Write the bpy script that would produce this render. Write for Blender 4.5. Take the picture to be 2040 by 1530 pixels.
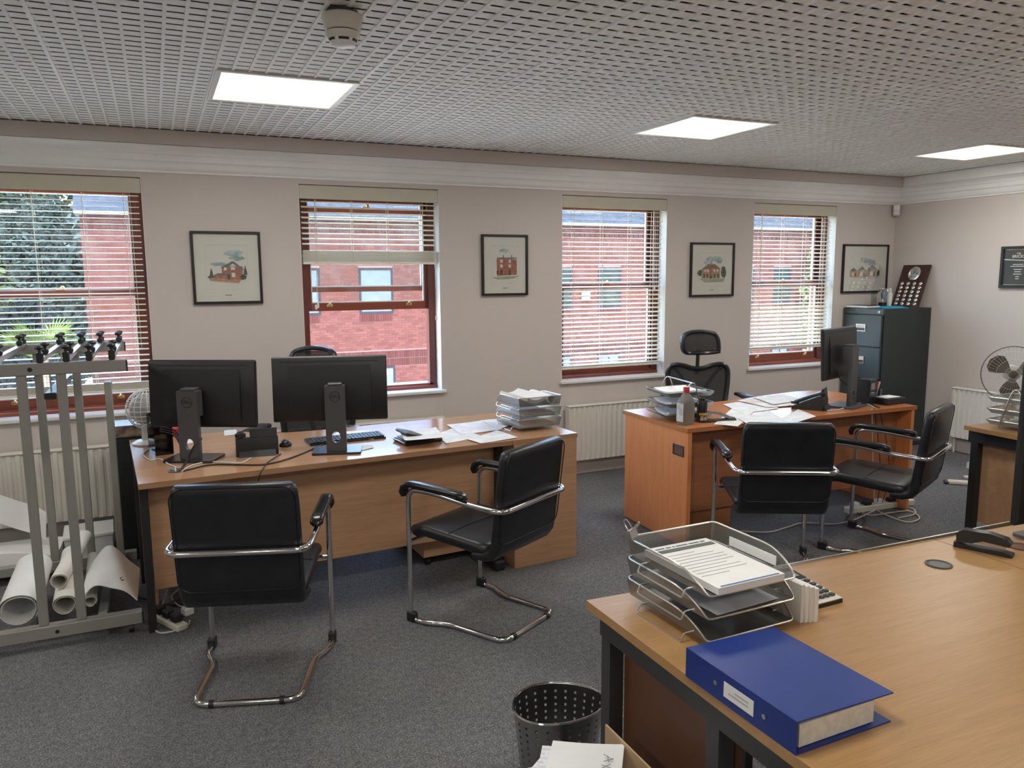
import bpy, bmesh, math, random
from math import sin, cos, pi, radians, sqrt, atan2
from mathutils import Vector, Matrix
random.seed(7)
SC = bpy.context.scene
for _o in list(bpy.data.objects):
    bpy.data.objects.remove(_o, do_unlink=True)
COL = SC.collection

# ------------------------------------------------------------------ camera
YAW, PITCH, ROLL, FPX, CH = 0.4264, 0.1387, -0.0064, 1553.13, 1.6666
_fwd = Vector((sin(YAW)*cos(PITCH), cos(YAW)*cos(PITCH), -sin(PITCH)))
_r0 = Vector((cos(YAW), -sin(YAW), 0)); _u0 = _r0.cross(_fwd)
_rt = _r0*cos(ROLL) + _u0*sin(ROLL); _up = -_r0*sin(ROLL) + _u0*cos(ROLL)
cam_d = bpy.data.cameras.new('camera'); cam = bpy.data.objects.new('camera', cam_d); COL.objects.link(cam)
cam_d.sensor_fit = 'HORIZONTAL'; cam_d.sensor_width = 36.0; cam_d.lens = FPX/2040*36
cam_d.clip_start = 0.05; cam_d.clip_end = 400
_m = Matrix.Identity(4)
for _i in range(3):
    _m[_i][0], _m[_i][1], _m[_i][2] = _rt[_i], _up[_i], -_fwd[_i]
_m[2][3] = CH
cam.matrix_world = _m
SC.camera = cam

# ------------------------------------------------------------------ sky, sun, exposure
W = bpy.data.worlds.new('world'); SC.world = W; W.use_nodes = True
_nt = W.node_tree; _bg = _nt.nodes['Background']
_sky = _nt.nodes.new('ShaderNodeTexSky'); _sky.sky_type = 'NISHITA'; _sky.sun_disc = False
_sky.sun_elevation = radians(48); _sky.sun_rotation = radians(200); _sky.air_density = 1.0; _sky.dust_density = 2.0
_nt.links.new(_sky.outputs[0], _bg.inputs[0]); _bg.inputs[1].default_value = 2.9
sun_d = bpy.data.lights.new('sun', 'SUN'); sun_d.energy = 9.0; sun_d.angle = radians(3); sun_d.color = (1, .95, .88)
sun = bpy.data.objects.new('sun', sun_d); COL.objects.link(sun)
sun.rotation_euler = Vector((0.45, 0.22, -0.87)).to_track_quat('-Z', 'Y').to_euler()
SC.view_settings.view_transform = 'Standard'; SC.view_settings.look = 'None'
SC.view_settings.gamma = 1.0; SC.view_settings.use_curve_mapping = False
SC.view_settings.exposure = 0.5
SC.cycles.diffuse_bounces = 6
PANEL_W = 12.0      # watts of each ceiling panel's lamp

# ------------------------------------------------------------------ pixel helpers (distance from the surface touched)
def _ray(px, py):
    return _fwd + _rt*((px-1020)/FPX) - _up*((py-765)/FPX)
def PZ(px, py, z):
    d = _ray(px, py); t = (z-CH)/d.z; return Vector((d.x*t, d.y*t, z))
def PY(px, py, y):
    d = _ray(px, py); t = y/d.y; return Vector((d.x*t, y, CH+d.z*t))
def PX(px, py, x):
    d = _ray(px, py); t = x/d.x; return Vector((x, d.y*t, CH+d.z*t))

# ------------------------------------------------------------------ mesh builder
class MB:
    def __init__(s): s.v = []; s.f = []; s.mi = []; s.cur = 0; s.M = None
    def m(s, i): s.cur = i; return s
    def xf(s, M): s.M = M; return s
    def add(s, vs, fs):
        n = len(s.v)
        for p in vs:
            p = Vector(p)
            if s.M is not None: p = s.M @ p
            s.v.append(p[:])
        for f in fs: s.f.append(tuple(n+i for i in f)); s.mi.append(s.cur)
        return s
    def box(s, x0, x1, y0, y1, z0, z1):
        return s.add([(x0,y0,z0),(x1,y0,z0),(x1,y1,z0),(x0,y1,z0),(x0,y0,z1),(x1,y0,z1),(x1,y1,z1),(x0,y1,z1)],
                     [(3,2,1,0),(4,5,6,7),(0,1,5,4),(1,2,6,5),(2,3,7,6),(3,0,4,7)])
    def cbox(s, c, d):
        return s.box(c[0]-d[0]/2,c[0]+d[0]/2,c[1]-d[1]/2,c[1]+d[1]/2,c[2]-d[2]/2,c[2]+d[2]/2)
    def rbox(s, x0, x1, y0, y1, z0, z1, b=.004):       # box with chamfered edges
        b = min(b, (x1-x0)/2.01, (y1-y0)/2.01, (z1-z0)/2.01)
        V = []; idx = {}
        for ix, (xa, sx) in enumerate(((x0,1),(x1,-1))):
            for iy, (ya, sy) in enumerate(((y0,1),(y1,-1))):
                for iz, (za, sz) in enumerate(((z0,1),(z1,-1))):
                    for k, p in enumerate(((xa,ya+sy*b,za+sz*b),(xa+sx*b,ya,za+sz*b),(xa+sx*b,ya+sy*b,za))):
                        idx[ix,iy,iz,k] = len(V); V.append(p)
        g = lambda a,b_,c,k: idx[a,b_,c,k]
        F = [(g(0,0,0,0),g(0,0,1,0),g(0,1,1,0),g(0,1,0,0)),(g(1,0,0,0),g(1,1,0,0),g(1,1,1,0),g(1,0,1,0)),
             (g(0,0,0,1),g(1,0,0,1),g(1,0,1,1),g(0,0,1,1)),(g(0,1,0,1),g(0,1,1,1),g(1,1,1,1),g(1,1,0,1)),
             (g(0,0,0,2),g(0,1,0,2),g(1,1,0,2),g(1,0,0,2)),(g(0,0,1,2),g(1,0,1,2),g(1,1,1,2),g(0,1,1,2))]
        for i in (0,1):
            for j in (0,1):
                a = [g(i,j,0,0),g(i,j,1,0),g(i,j,1,1),g(i,j,0,1)]; F.append(a if i == j else a[::-1])
                a = [g(i,0,j,0),g(i,1,j,0),g(i,1,j,2),g(i,0,j,2)]; F.append(a[::-1] if i == j else a)
                a = [g(0,i,j,1),g(1,i,j,1),g(1,i,j,2),g(0,i,j,2)]; F.append(a if i == j else a[::-1])
                for k in (0,1):
                    a = [g(i,j,k,0),g(i,j,k,1),g(i,j,k,2)]; F.append(a if (i+j+k) % 2 else a[::-1])
        return s.add(V, F)
    def prism(s, poly, a0, a1, axis='z'):              # poly extruded; axis z:(x,y) y:(x,z) x:(y,z)
        n = len(poly)
        mk = {'z': lambda p,a: (p[0],p[1],a), 'y': lambda p,a: (p[0],a,p[1]), 'x': lambda p,a: (a,p[0],p[1])}[axis]
        A = sum(poly[i][0]*poly[(i+1)%n][1]-poly[(i+1)%n][0]*poly[i][1] for i in range(n))
        flip = (A < 0) ^ (axis == 'y')
        if flip: poly = poly[::-1]
        V = [mk(p,a0) for p in poly] + [mk(p,a1) for p in poly]
        F = [tuple(range(n))[::-1], tuple(range(n,2*n))] + [(i,(i+1)%n,n+(i+1)%n,n+i) for i in range(n)]
        return s.add(V, F)
    def lathe(s, prof, seg=20, c=(0,0,0), axis='z', a0=0, a1=2*pi, caps=True):   # prof [(r,h)]
        full = abs(a1-a0-2*pi) < 1e-6; n = seg if full else seg+1; V = []
        for r, h in prof:
            for k in range(n):
                a = a0+(a1-a0)*k/seg; p = (r*cos(a), r*sin(a), h)
                if axis == 'y': p = (p[0], p[2], p[1])
                elif axis == 'x': p = (p[2], p[0], p[1])
                V.append((c[0]+p[0], c[1]+p[1], c[2]+p[2]))
        F = []
        for i in range(len(prof)-1):
            for k in range(n if full else n-1):
                q = (i*n+k, i*n+(k+1)%n, (i+1)*n+(k+1)%n, (i+1)*n+k)
                F.append(q[::-1] if axis == 'y' else q)
        if caps and full:
            if prof[0][0] > 1e-6: F.append(tuple(range(n)) if axis == 'y' else tuple(range(n))[::-1])
            if prof[-1][0] > 1e-6:
                t = tuple(range((len(prof)-1)*n, len(prof)*n)); F.append(t[::-1] if axis == 'y' else t)
        return s.add(V, F)
    def cyl(s, c, r, h, seg=16, axis='z'):
        return s.lathe([(r,0),(r,h)], seg, c, axis)
    def ball(s, c, r, seg=14, rings=8, sc=(1,1,1)):
        V = [(c[0],c[1],c[2]-r*sc[2])]; F = []
        for i in range(1, rings):
            t = -pi/2+pi*i/rings
            for k in range(seg):
                a = 2*pi*k/seg; V.append((c[0]+r*sc[0]*cos(t)*cos(a), c[1]+r*sc[1]*cos(t)*sin(a), c[2]+r*sc[2]*sin(t)))
        V.append((c[0],c[1],c[2]+r*sc[2])); L = len(V)-1
        for k in range(seg):
            F.append((0,1+(k+1)%seg,1+k)); F.append((L,L-seg+k,L-seg+(k+1)%seg))
        for i in range(rings-2):
            for k in range(seg): F.append((1+i*seg+k,1+i*seg+(k+1)%seg,1+(i+1)*seg+(k+1)%seg,1+(i+1)*seg+k))
        return s.add(V, F)
    def tube(s, pts, r, seg=8, closed=False, sx=1, sy=1):
        P = [Vector(p) for p in pts]; n = len(P)
        if n < 2: return s
        T = []
        for i in range(n):
            if closed: t = P[(i+1)%n]-P[i-1]
            else: t = P[min(i+1,n-1)]-P[max(i-1,0)]
            T.append(t.normalized() if t.length > 1e-9 else Vector((0,0,1)))
        u = T[0].orthogonal().normalized() if abs(T[0].z) > .95 else T[0].cross(Vector((0,0,1))).normalized()
        V = []
        for i in range(n):
            u = (u - T[i]*u.dot(T[i])).normalized(); w = T[i].cross(u)
            rr = r[i] if isinstance(r, (list, tuple)) else r
            for k in range(seg):
                a = 2*pi*k/seg; V.append(P[i]+u*(rr*sx*cos(a))+w*(rr*sy*sin(a)))
        F = []
        for i in range(n if closed else n-1):
            j = (i+1) % n
            for k in range(seg): F.append((i*seg+k, i*seg+(k+1)%seg, j*seg+(k+1)%seg, j*seg+k))
        if not closed: F += [tuple(range(seg))[::-1], tuple(range((n-1)*seg, n*seg))]
        return s.add(V, F)
    def grid(s, fn, nu, nv, th=0):                     # surface fn(u,v); th = thickness along -normal(z-ish)
        V = [Vector(fn(i/nu, j/nv)) for j in range(nv+1) for i in range(nu+1)]; w = nu+1
        F = [(j*w+i, j*w+i+1, (j+1)*w+i+1, (j+1)*w+i) for j in range(nv) for i in range(nu)]
        if not th: return s.add(V, F)
        nn = len(V); V2 = []
        for j in range(nv+1):
            for i in range(nu+1):
                a = V[j*w+min(i+1,nu)]-V[j*w+max(i-1,0)]; b = V[min(j+1,nv)*w+i]-V[max(j-1,0)*w+i]
                V2.append(V[j*w+i]-a.cross(b).normalized()*th)
        F2 = [tuple(nn+k for k in f[::-1]) for f in F]
        ring = [i for i in range(w)] + [j*w+nu for j in range(1,nv+1)] + [nv*w+i for i in range(nu-1,-1,-1)] + [j*w for j in range(nv-1,0,-1)]
        F3 = [(ring[k], nn+ring[k], nn+ring[(k+1)%len(ring)], ring[(k+1)%len(ring)]) for k in range(len(ring))]
        return s.add(V+V2, F+F2+F3)
    def quad(s, a, b, c, d): return s.add([a,b,c,d], [(0,1,2,3)])
    def mesh(s, name, mats, ang=38):
        me = bpy.data.meshes.new(name); me.from_pydata(s.v, [], s.f)
        if not isinstance(mats, (list, tuple)): mats = [mats]
        for m_ in mats: me.materials.append(m_)
        if len(mats) > 1: me.polygons.foreach_set('material_index', s.mi)
        if ang:
            me.polygons.foreach_set('use_smooth', [True]*len(me.polygons)); me.set_sharp_from_angle(angle=radians(ang))
        me.update(); return me
    def build(s, name, mats, parent=None, loc=None, rz=0, ang=38):
        return mk(name, s.mesh(name, mats, ang), parent, loc, rz)

def mk(name, me, parent=None, loc=None, rz=0):
    o = bpy.data.objects.new(name, me); COL.objects.link(o)
    if parent is not None: o.parent = parent
    if loc is not None: o.location = loc
    if rz: o.rotation_euler = (0, 0, rz)
    return o
def empty(name, loc=(0,0,0), rz=0):
    o = bpy.data.objects.new(name, None); COL.objects.link(o); o.location = loc; o.rotation_euler = (0,0,rz)
    o.empty_display_size = .1; return o
def tag(o, label=None, cat=None, group=None, kind=None):
    if label: o['label'] = label
    if cat: o['category'] = cat
    if group: o['group'] = group
    if kind: o['kind'] = kind
    return o
def thing(name, label, cat, loc=(0,0,0), rz=0, group=None):
    return tag(empty(name, loc, rz), label, cat, group)
def copy_tree(o, parent=None):
    kids = list(o.children); c = o.copy(); COL.objects.link(c); c.parent = parent
    for k in kids: copy_tree(k, c)
    return c
def fillet(pts, r, n=5, closed=False):
    P = [Vector(p) for p in pts]; out = []; N = len(P)
    for i in range(N):
        if not closed and i in (0, N-1): out.append(P[i]); continue
        a, b, c = P[i-1], P[i], P[(i+1)%N]; d1, d2 = a-b, c-b
        rr = min(r, d1.length*.48, d2.length*.48); p0, p1 = b+d1.normalized()*rr, b+d2.normalized()*rr
        for k in range(n+1):
            t = k/n; out.append(p0*(1-t)**2+b*2*t*(1-t)+p1*t*t)
    return out
def smooth_path(pts, n=6):
    P = [Vector(p) for p in pts]; P = [P[0]*2-P[1]]+P+[P[-1]*2-P[-2]]; out = []
    for i in range(1, len(P)-2):
        for k in range(n):
            t = k/n; a,b,c,d = P[i-1],P[i],P[i+1],P[i+2]
            out.append(.5*((2*b)+(c-a)*t+(2*a-5*b+4*c-d)*t*t+(3*b-a-3*c+d)*t**3))
    out.append(P[-2]); return out
def rrect(x0, x1, y0, y1, r, n=5):
    out = []
    for cx, cy, a0 in ((x1-r,y1-r,0),(x0+r,y1-r,pi/2),(x0+r,y0+r,pi),(x1-r,y0+r,3*pi/2)):
        for k in range(n+1):
            a = a0+pi/2*k/n; out.append((cx+r*cos(a), cy+r*sin(a)))
    return out
def text_mesh(txt, size, mat, ext=.0004):
    cu = bpy.data.curves.new('lettering', 'FONT'); cu.body = txt; cu.size = size; cu.align_x = 'CENTER'; cu.align_y = 'CENTER'
    cu.extrude = ext; cu.resolution_u = 3
    o = bpy.data.objects.new('lettering', cu); COL.objects.link(o)
    dg = bpy.context.evaluated_depsgraph_get(); me = bpy.data.meshes.new_from_object(o.evaluated_get(dg))
    bpy.data.objects.remove(o, do_unlink=True); me.materials.clear(); me.materials.append(mat); return me

# ------------------------------------------------------------------ materials
_mc = {}
def _base(name):
    m = bpy.data.materials.new(name); m.use_nodes = True; nt = m.node_tree
    return m, nt, nt.nodes['Principled BSDF']
def _coord(nt, scale=(1,1,1), rot=(0,0,0)):
    tc = nt.nodes.new('ShaderNodeTexCoord'); mp = nt.nodes.new('ShaderNodeMapping')
    mp.inputs['Scale'].default_value = scale; mp.inputs['Rotation'].default_value = rot
    nt.links.new(tc.outputs['Object'], mp.inputs[0]); return mp
def _noise(nt, mp, scale, detail=2, rough=.5):
    n = nt.nodes.new('ShaderNodeTexNoise'); n.inputs['Scale'].default_value = scale
    n.inputs['Detail'].default_value = detail; n.inputs['Roughness'].default_value = rough
    nt.links.new(mp.outputs[0], n.inputs['Vector']); return n
def _ramp(nt, src, stops):
    r = nt.nodes.new('ShaderNodeValToRGB'); e = r.color_ramp.elements
    while len(e) > 1: e.remove(e[-1])
    for i, (p, c) in enumerate(stops):
        if i == 0: e[0].position = p; e[0].color = (*c, 1)
        else: x = e.new(p); x.color = (*c, 1)
    nt.links.new(src, r.inputs[0]); return r
def _bump(nt, b, src, strength, dist=.002):
    n = nt.nodes.new('ShaderNodeBump'); n.inputs['Strength'].default_value = strength; n.inputs['Distance'].default_value = dist
    nt.links.new(src, n.inputs['Height']); nt.links.new(n.outputs[0], b.inputs['Normal'])
def plain(name, col, rough=.5, metal=0, var=.06, vs=6, bump=0, bs=200, spec=.5, trans=0, coat=0, sheen=0):
    if name in _mc: return _mc[name]
    m, nt, b = _base(name); mp = _coord(nt); n = _noise(nt, mp, vs, 3)
    lo = tuple(c*(1-var) for c in col); hi = tuple(min(1, c*(1+var)) for c in col)
    r = _ramp(nt, n.outputs[0], [(.35, lo), (.65, hi)]); nt.links.new(r.outputs[0], b.inputs['Base Color'])
    b.inputs['Roughness'].default_value = rough; b.inputs['Metallic'].default_value = metal
    b.inputs['Specular IOR Level'].default_value = spec; b.inputs['Transmission Weight'].default_value = trans
    b.inputs['Coat Weight'].default_value = coat
    if bump: n2 = _noise(nt, mp, bs, 2); _bump(nt, b, n2.outputs[0], bump)
    _mc[name] = m; return m
def wood(name, c1, c2, axis=0, scale=1.0, rough=.38, st=9, fine=.5):
    m, nt, b = _base(name); sc = [st*scale]*3; sc[axis] = st*scale*.07
    mp = _coord(nt, tuple(sc)); n = _noise(nt, mp, 3.2, 5, .62); r = _ramp(nt, n.outputs[0], [(.30, c1), (.52, tuple((a+b_)/2 for a,b_ in zip(c1,c2))), (.72, c2)])
    sc2 = [60*scale]*3; sc2[axis] = 2.5*scale; mp2 = _coord(nt, tuple(sc2)); n2 = _noise(nt, mp2, 4, 3)
    r2 = _ramp(nt, n2.outputs[0], [(.38, (.80,.78,.76)), (.56, (1,1,1))])
    mx = nt.nodes.new('ShaderNodeMix'); mx.data_type = 'RGBA'; mx.blend_type = 'MULTIPLY'; mx.inputs[0].default_value = fine
    nt.links.new(r.outputs[0], mx.inputs['A']); nt.links.new(r2.outputs[0], mx.inputs['B'])
    nt.links.new(mx.outputs['Result'], b.inputs['Base Color']); b.inputs['Roughness'].default_value = rough
    b.inputs['Specular IOR Level'].default_value = .8 if rough < .2 else .5
    _mc[name] = m; return m
def emis(name, col, s):
    m, nt, b = _base(name); b.inputs['Base Color'].default_value = (.8,.8,.75,1)
    mp = _coord(nt); n = _noise(nt, mp, 3, 1); r = _ramp(nt, n.outputs[0], [(.3, tuple(c*.99 for c in col)), (.7, col)])
    nt.links.new(r.outputs[0], b.inputs['Emission Color']); b.inputs['Emission Strength'].default_value = s; return m
def clear(name, tint=(1,1,1), gloss=.06, rough=.02, dirt=0.0):
    m = bpy.data.materials.new(name); m.use_nodes = True; nt = m.node_tree; nt.nodes.clear()
    o = nt.nodes.new('ShaderNodeOutputMaterial'); t = nt.nodes.new('ShaderNodeBsdfTransparent'); g = nt.nodes.new('ShaderNodeBsdfGlossy')
    t.inputs[0].default_value = (*tint, 1); g.inputs['Roughness'].default_value = rough
    mx = nt.nodes.new('ShaderNodeMixShader'); f = nt.nodes.new('ShaderNodeLayerWeight'); f.inputs[0].default_value = .25
    mm = nt.nodes.new('ShaderNodeMath'); mm.operation = 'MULTIPLY_ADD'; mm.inputs[1].default_value = .35; mm.inputs[2].default_value = gloss
    nt.links.new(f.outputs['Fresnel'], mm.inputs[0]); nt.links.new(mm.outputs[0], mx.inputs[0])
    nt.links.new(t.outputs[0], mx.inputs[1]); nt.links.new(g.outputs[0], mx.inputs[2]); last = mx
    if dirt:
        d = nt.nodes.new('ShaderNodeBsdfDiffuse'); d.inputs[0].default_value = (.8,.8,.8,1); m2 = nt.nodes.new('ShaderNodeMixShader')
        mp = _coord(nt); n = _noise(nt, mp, 7, 5, .7); r = _ramp(nt, n.outputs[0], [(.45, (0,0,0)), (.8, (dirt,)*3)])
        nt.links.new(r.outputs[0], m2.inputs[0]); nt.links.new(mx.outputs[0], m2.inputs[1]); nt.links.new(d.outputs[0], m2.inputs[2]); last = m2
    nt.links.new(last.outputs[0], o.inputs[0]); return m
def wire_mesh(name, col, n, fill, plane='wall', metal=.8, rough=.35):   # woven / punched sheet with real holes
    m, nt, b = _base(name); b.inputs['Base Color'].default_value = (*col, 1); b.inputs['Metallic'].default_value = metal; b.inputs['Roughness'].default_value = rough
    tc = nt.nodes.new('ShaderNodeTexCoord'); sp = nt.nodes.new('ShaderNodeSeparateXYZ'); nt.links.new(tc.outputs['Object'], sp.inputs[0])
    def M(op, a, bb=None):
        q = nt.nodes.new('ShaderNodeMath'); q.operation = op
        for k, x in enumerate((a, bb)):
            if x is None: continue
            if isinstance(x, (int, float)): q.inputs[k].default_value = x
            else: nt.links.new(x, q.inputs[k])
        return q.outputs[0]
    if plane == 'wall': a, c = M('ADD', sp.outputs[0], sp.outputs[1]), sp.outputs[2]
    else: a, c = sp.outputs[0], sp.outputs[1]
    la = M('LESS_THAN', M('FRACT', M('MULTIPLY', a, n)), fill); lc = M('LESS_THAN', M('FRACT', M('MULTIPLY', c, n)), fill)
    al = M('MAXIMUM', la, lc); nt.links.new(al, b.inputs['Alpha']); _mc[name] = m; return m
def printed(name, paper, ink, rows=60, mort=.55, bw=.35):             # paper with rows of small print
    m, nt, b = _base(name); mp = _coord(nt); br = nt.nodes.new('ShaderNodeTexBrick'); nt.links.new(mp.outputs[0], br.inputs[0])
    br.inputs['Color1'].default_value = (*ink, 1); br.inputs['Color2'].default_value = (*[i*.6+p*.4 for i, p in zip(ink, paper)], 1); br.inputs['Mortar'].default_value = (*paper, 1)
    br.inputs['Scale'].default_value = rows; br.inputs['Mortar Size'].default_value = mort*.25/1.0; br.inputs['Brick Width'].default_value = bw*6; br.inputs['Row Height'].default_value = .6
    br.inputs['Mortar Smooth'].default_value = .2
    n = _noise(nt, mp, 9, 2); r = _ramp(nt, n.outputs[0], [(.46, (0,0,0)), (.5, (1,1,1))])
    mx = nt.nodes.new('ShaderNodeMix'); mx.data_type = 'RGBA'; nt.links.new(r.outputs[0], mx.inputs[0])
    mx.inputs['A'].default_value = (*paper, 1); nt.links.new(br.outputs[0], mx.inputs['B']); nt.links.new(mx.outputs['Result'], b.inputs['Base Color'])
    b.inputs['Roughness'].default_value = .75; return m

def carpet():
    m, nt, b = _base('carpet'); mp = _coord(nt); n1 = _noise(nt, mp, 150, 3, .75); n2 = _noise(nt, mp, 38, 3, .6); n3 = _noise(nt, mp, 1.3, 3)
    r = _ramp(nt, n1.outputs[0], [(.32, (.068,.070,.073)), (.5, (.155,.158,.165)), (.68, (.34,.345,.355))])
    r2 = _ramp(nt, n2.outputs[0], [(.3, (.74,.74,.75)), (.7, (1.2,1.18,1.16))]); r3 = _ramp(nt, n3.outputs[0], [(.3, (.88,.88,.88)), (.7, (1.08,1.08,1.08))])
    a = nt.nodes.new('ShaderNodeMix'); a.data_type = 'RGBA'; a.blend_type = 'MULTIPLY'; a.inputs[0].default_value = 1
    nt.links.new(r.outputs[0], a.inputs['A']); nt.links.new(r2.outputs[0], a.inputs['B'])
    c = nt.nodes.new('ShaderNodeMix'); c.data_type = 'RGBA'; c.blend_type = 'MULTIPLY'; c.inputs[0].default_value = 1
    nt.links.new(a.outputs['Result'], c.inputs['A']); nt.links.new(r3.outputs[0], c.inputs['B'])
    nt.links.new(c.outputs['Result'], b.inputs['Base Color']); b.inputs['Roughness'].default_value = .92; b.inputs['Specular IOR Level'].default_value = .25
    _bump(nt, b, n1.outputs[0], .8, .006); return m
def brickmat(name, cols, rough=.85):
    m, nt, b = _base(name); oi = nt.nodes.new('ShaderNodeTexCoord'); sn = nt.nodes.new('ShaderNodeVectorMath'); sn.operation = 'SNAP'
    at = nt.nodes.new('ShaderNodeAttribute'); at.attribute_name = 'rnd'
    ob = nt.nodes.new('ShaderNodeObjectInfo'); ad = nt.nodes.new('ShaderNodeMath'); ad.operation = 'ADD'
    nt.links.new(at.outputs['Fac'], ad.inputs[0]); nt.links.new(ob.outputs['Random'], ad.inputs[1])
    fr = nt.nodes.new('ShaderNodeMath'); fr.operation = 'FRACT'; nt.links.new(ad.outputs[0], fr.inputs[0])
    r = _ramp(nt, fr.outputs[0], [(i/(len(cols)-1), c) for i, c in enumerate(cols)]); nt.links.new(r.outputs[0], b.inputs['Base Color'])
    b.inputs['Roughness'].default_value = rough; b.inputs['Specular IOR Level'].default_value = 0; return m

M_wall = plain('wall_paint', (.60,.545,.515), .85, bump=.12, bs=90, var=.015, vs=2)
M_white = plain('white_gloss_paint', (.76,.76,.75), .35, var=.02)
M_corn = plain('cornice_paint', (.90,.90,.885), .6, var=.02)
M_tile = plain('ceiling_tile_paint', (.91,.92,.90), .8, bump=.5, bs=160, var=.05, vs=30)
M_tbar = plain('ceiling_bar_paint', (.88,.89,.88), .55, var=.03)
M_void = plain('ceiling_void', (.02,.02,.02), .95)
M_carpet = carpet()
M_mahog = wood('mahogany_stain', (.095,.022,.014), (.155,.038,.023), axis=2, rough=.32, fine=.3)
M_mahog_lit = wood('mahogany_stain_lit', (.20,.048,.026), (.29,.075,.04), axis=0, rough=.32, fine=.3)  # lighter copy of the stain: light caught on the rails is painted in
M_beech = wood('beech_laminate', (.43,.235,.125), (.52,.295,.165), axis=0, rough=.17)
M_beechv = wood('beech_laminate_upright', (.50,.28,.155), (.60,.35,.20), axis=0, rough=.4)
M_cherry_shade = wood('cherry_laminate_shaded', (.36,.14,.062), (.44,.175,.08), axis=0, rough=.4)  # same cherry laminate, darkened in colour for the shade under the desktop
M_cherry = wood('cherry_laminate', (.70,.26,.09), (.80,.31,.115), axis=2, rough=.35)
M_cherryt = wood('cherry_laminate_top', (.46,.17,.062), (.56,.22,.085), axis=0, rough=.24)
M_beech3 = wood('light_beech_laminate', (.39,.215,.085), (.46,.265,.11), axis=0, rough=.35)
M_edge = plain('edge_band', (.45,.24,.12), .45)
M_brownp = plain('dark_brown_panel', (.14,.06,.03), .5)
M_black = plain('black_plastic', (.016,.017,.019), .45, var=.1)
M_blacks = plain('black_satin', (.022,.023,.026), .3, var=.1)
M_blackm = plain('black_steel', (.018,.019,.020), .5, var=.1)
M_leather = plain('black_leather', (.012,.0125,.016), .36, var=.2, vs=12, bump=.12, bs=260)
M_armpad = plain('black_arm_pad', (.012,.013,.015), .22, var=.1)
M_chrome = plain('chrome', (.72,.72,.72), .10, 1, var=.02)
M_steel = plain('brushed_steel', (.55,.55,.54), .30, 1, var=.05)
M_silver = plain('silver_wire', (.58,.56,.52), .30, .9, var=.05)
M_rack = plain('grey_rack_paint', (.30,.295,.27), .55, .1, var=.04)
M_dgrey = plain('dark_grey_metal', (.055,.058,.058), .45, .2, var=.08)
M_sgrey = plain('stand_grey', (.10,.10,.105), .42, .3, var=.04)
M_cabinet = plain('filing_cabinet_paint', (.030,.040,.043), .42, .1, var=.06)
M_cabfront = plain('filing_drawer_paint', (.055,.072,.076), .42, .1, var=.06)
M_blind = plain('cream_blind', (.80,.765,.66), .5, var=.03)
M_valance = plain('beige_valance', (.56,.53,.43), .5, var=.03)
M_cord = plain('cream_cord', (.68,.64,.54), .8)
M_rad = plain('radiator_enamel', (.72,.685,.62), .4, var=.02)
M_radw = plain('white_radiator_enamel', (.76,.75,.71), .4, var=.02)
M_paper = plain('white_paper', (.80,.80,.79), .7, var=.03)
M_paper2 = plain('cream_paper', (.74,.715,.66), .75, var=.05)
M_print = printed('printed_paper', (.80,.80,.80), (.60,.60,.62), 46)
M_print2 = printed('printed_form', (.78,.79,.82), (.62,.64,.70), 30)
M_printp = printed('pink_form', (.78,.75,.72), (.62,.45,.40), 30)
M_blue = plain('blue_binder_vinyl', (.006,.030,.205), .42, var=.08)
M_cyan = plain('blue_card_folder', (.03,.36,.60), .6)
M_manila = plain('brown_cardboard', (.52,.36,.21), .8, var=.06, bump=.1)
M_gold = plain('brass', (.75,.52,.20), .3, .9)
M_red = plain('red_plastic', (.55,.03,.04), .4)
M_greyb = plain('grey_bottle_plastic', (.20,.185,.165), .42)
M_whitep = plain('white_plastic', (.74,.74,.73), .4)
M_creamp = plain('cream_plastic', (.66,.63,.55), .45)
M_cabw = plain('white_cable', (.62,.61,.57), .5)
M_beige = plain('beige_pole', (.56,.42,.22), .55)
M_fanb = plain('grey_fan_blade', (.115,.10,.075), .45, spec=.4)
M_glass = clear('window_glass', (.96,.98,.97), .03, dirt=.10)
M_pglass = clear('picture_glass', (1,1,1), .025)
M_acryl = clear('acrylic', (.80,.84,.84), .05)
M_smoke = clear('smoked_acrylic', (.30,.31,.30), .07)
M_meshw = wire_mesh('wire_mesh_wall', (.34,.33,.30), 330, .36)
M_meshf = wire_mesh('wire_mesh_floor', (.30,.29,.27), 330, .40, 'floor')
M_chmesh = wire_mesh('chair_mesh', (.02,.021,.023), 400, .74, 'wall', 0, .7)
M_guard = wire_mesh('fan_guard_rings', (.6,.58,.52), 120, .10, 'wall', .2, .5)
M_silverm = plain('polished_silver', (.78,.78,.76), .16, 1)
M_plaque = wood('dark_plaque_wood', (.030,.010,.007), (.055,.018,.011), axis=2, rough=.3)
M_frame = plain('black_frame', (.010,.009,.010), .4)
M_mount = plain('mount_board', (.66,.655,.60), .8, var=.02)
# ================================================================== room shell
D, R, ZC, XL, YN = 5.63, 6.767, 2.576, -3.4, -2.3
WIN = [(-1.06,-.036), (.945,1.968), (3.006,4.024), (4.968,5.98)]
ZS, ZT = .80, 2.30
def struct(mb, name, mats, label, cat, parent=None, ang=38):
    return tag(mb.build(name, mats, parent, ang=ang), label, cat, kind='structure')
struct(MB().box(XL-.2,R+.2,YN-.2,D+.3,-.12,0), 'floor', M_carpet, 'speckled grey office carpet covering the whole floor', 'floor')
b = MB(); xs = [XL-.2]+[x for w in WIN for x in w]+[R+.2]
for i in range(0, len(xs), 2): b.box(xs[i],xs[i+1],D,D+.3,0,2.9)
for x0, x1 in WIN: b.box(x0,x1,D,D+.3,0,ZS-.025).box(x0,x1,D,D+.3,ZT,2.9)
struct(b, 'wall_far', M_wall, 'pale mauve-grey plaster wall with four sash windows', 'wall')
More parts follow.
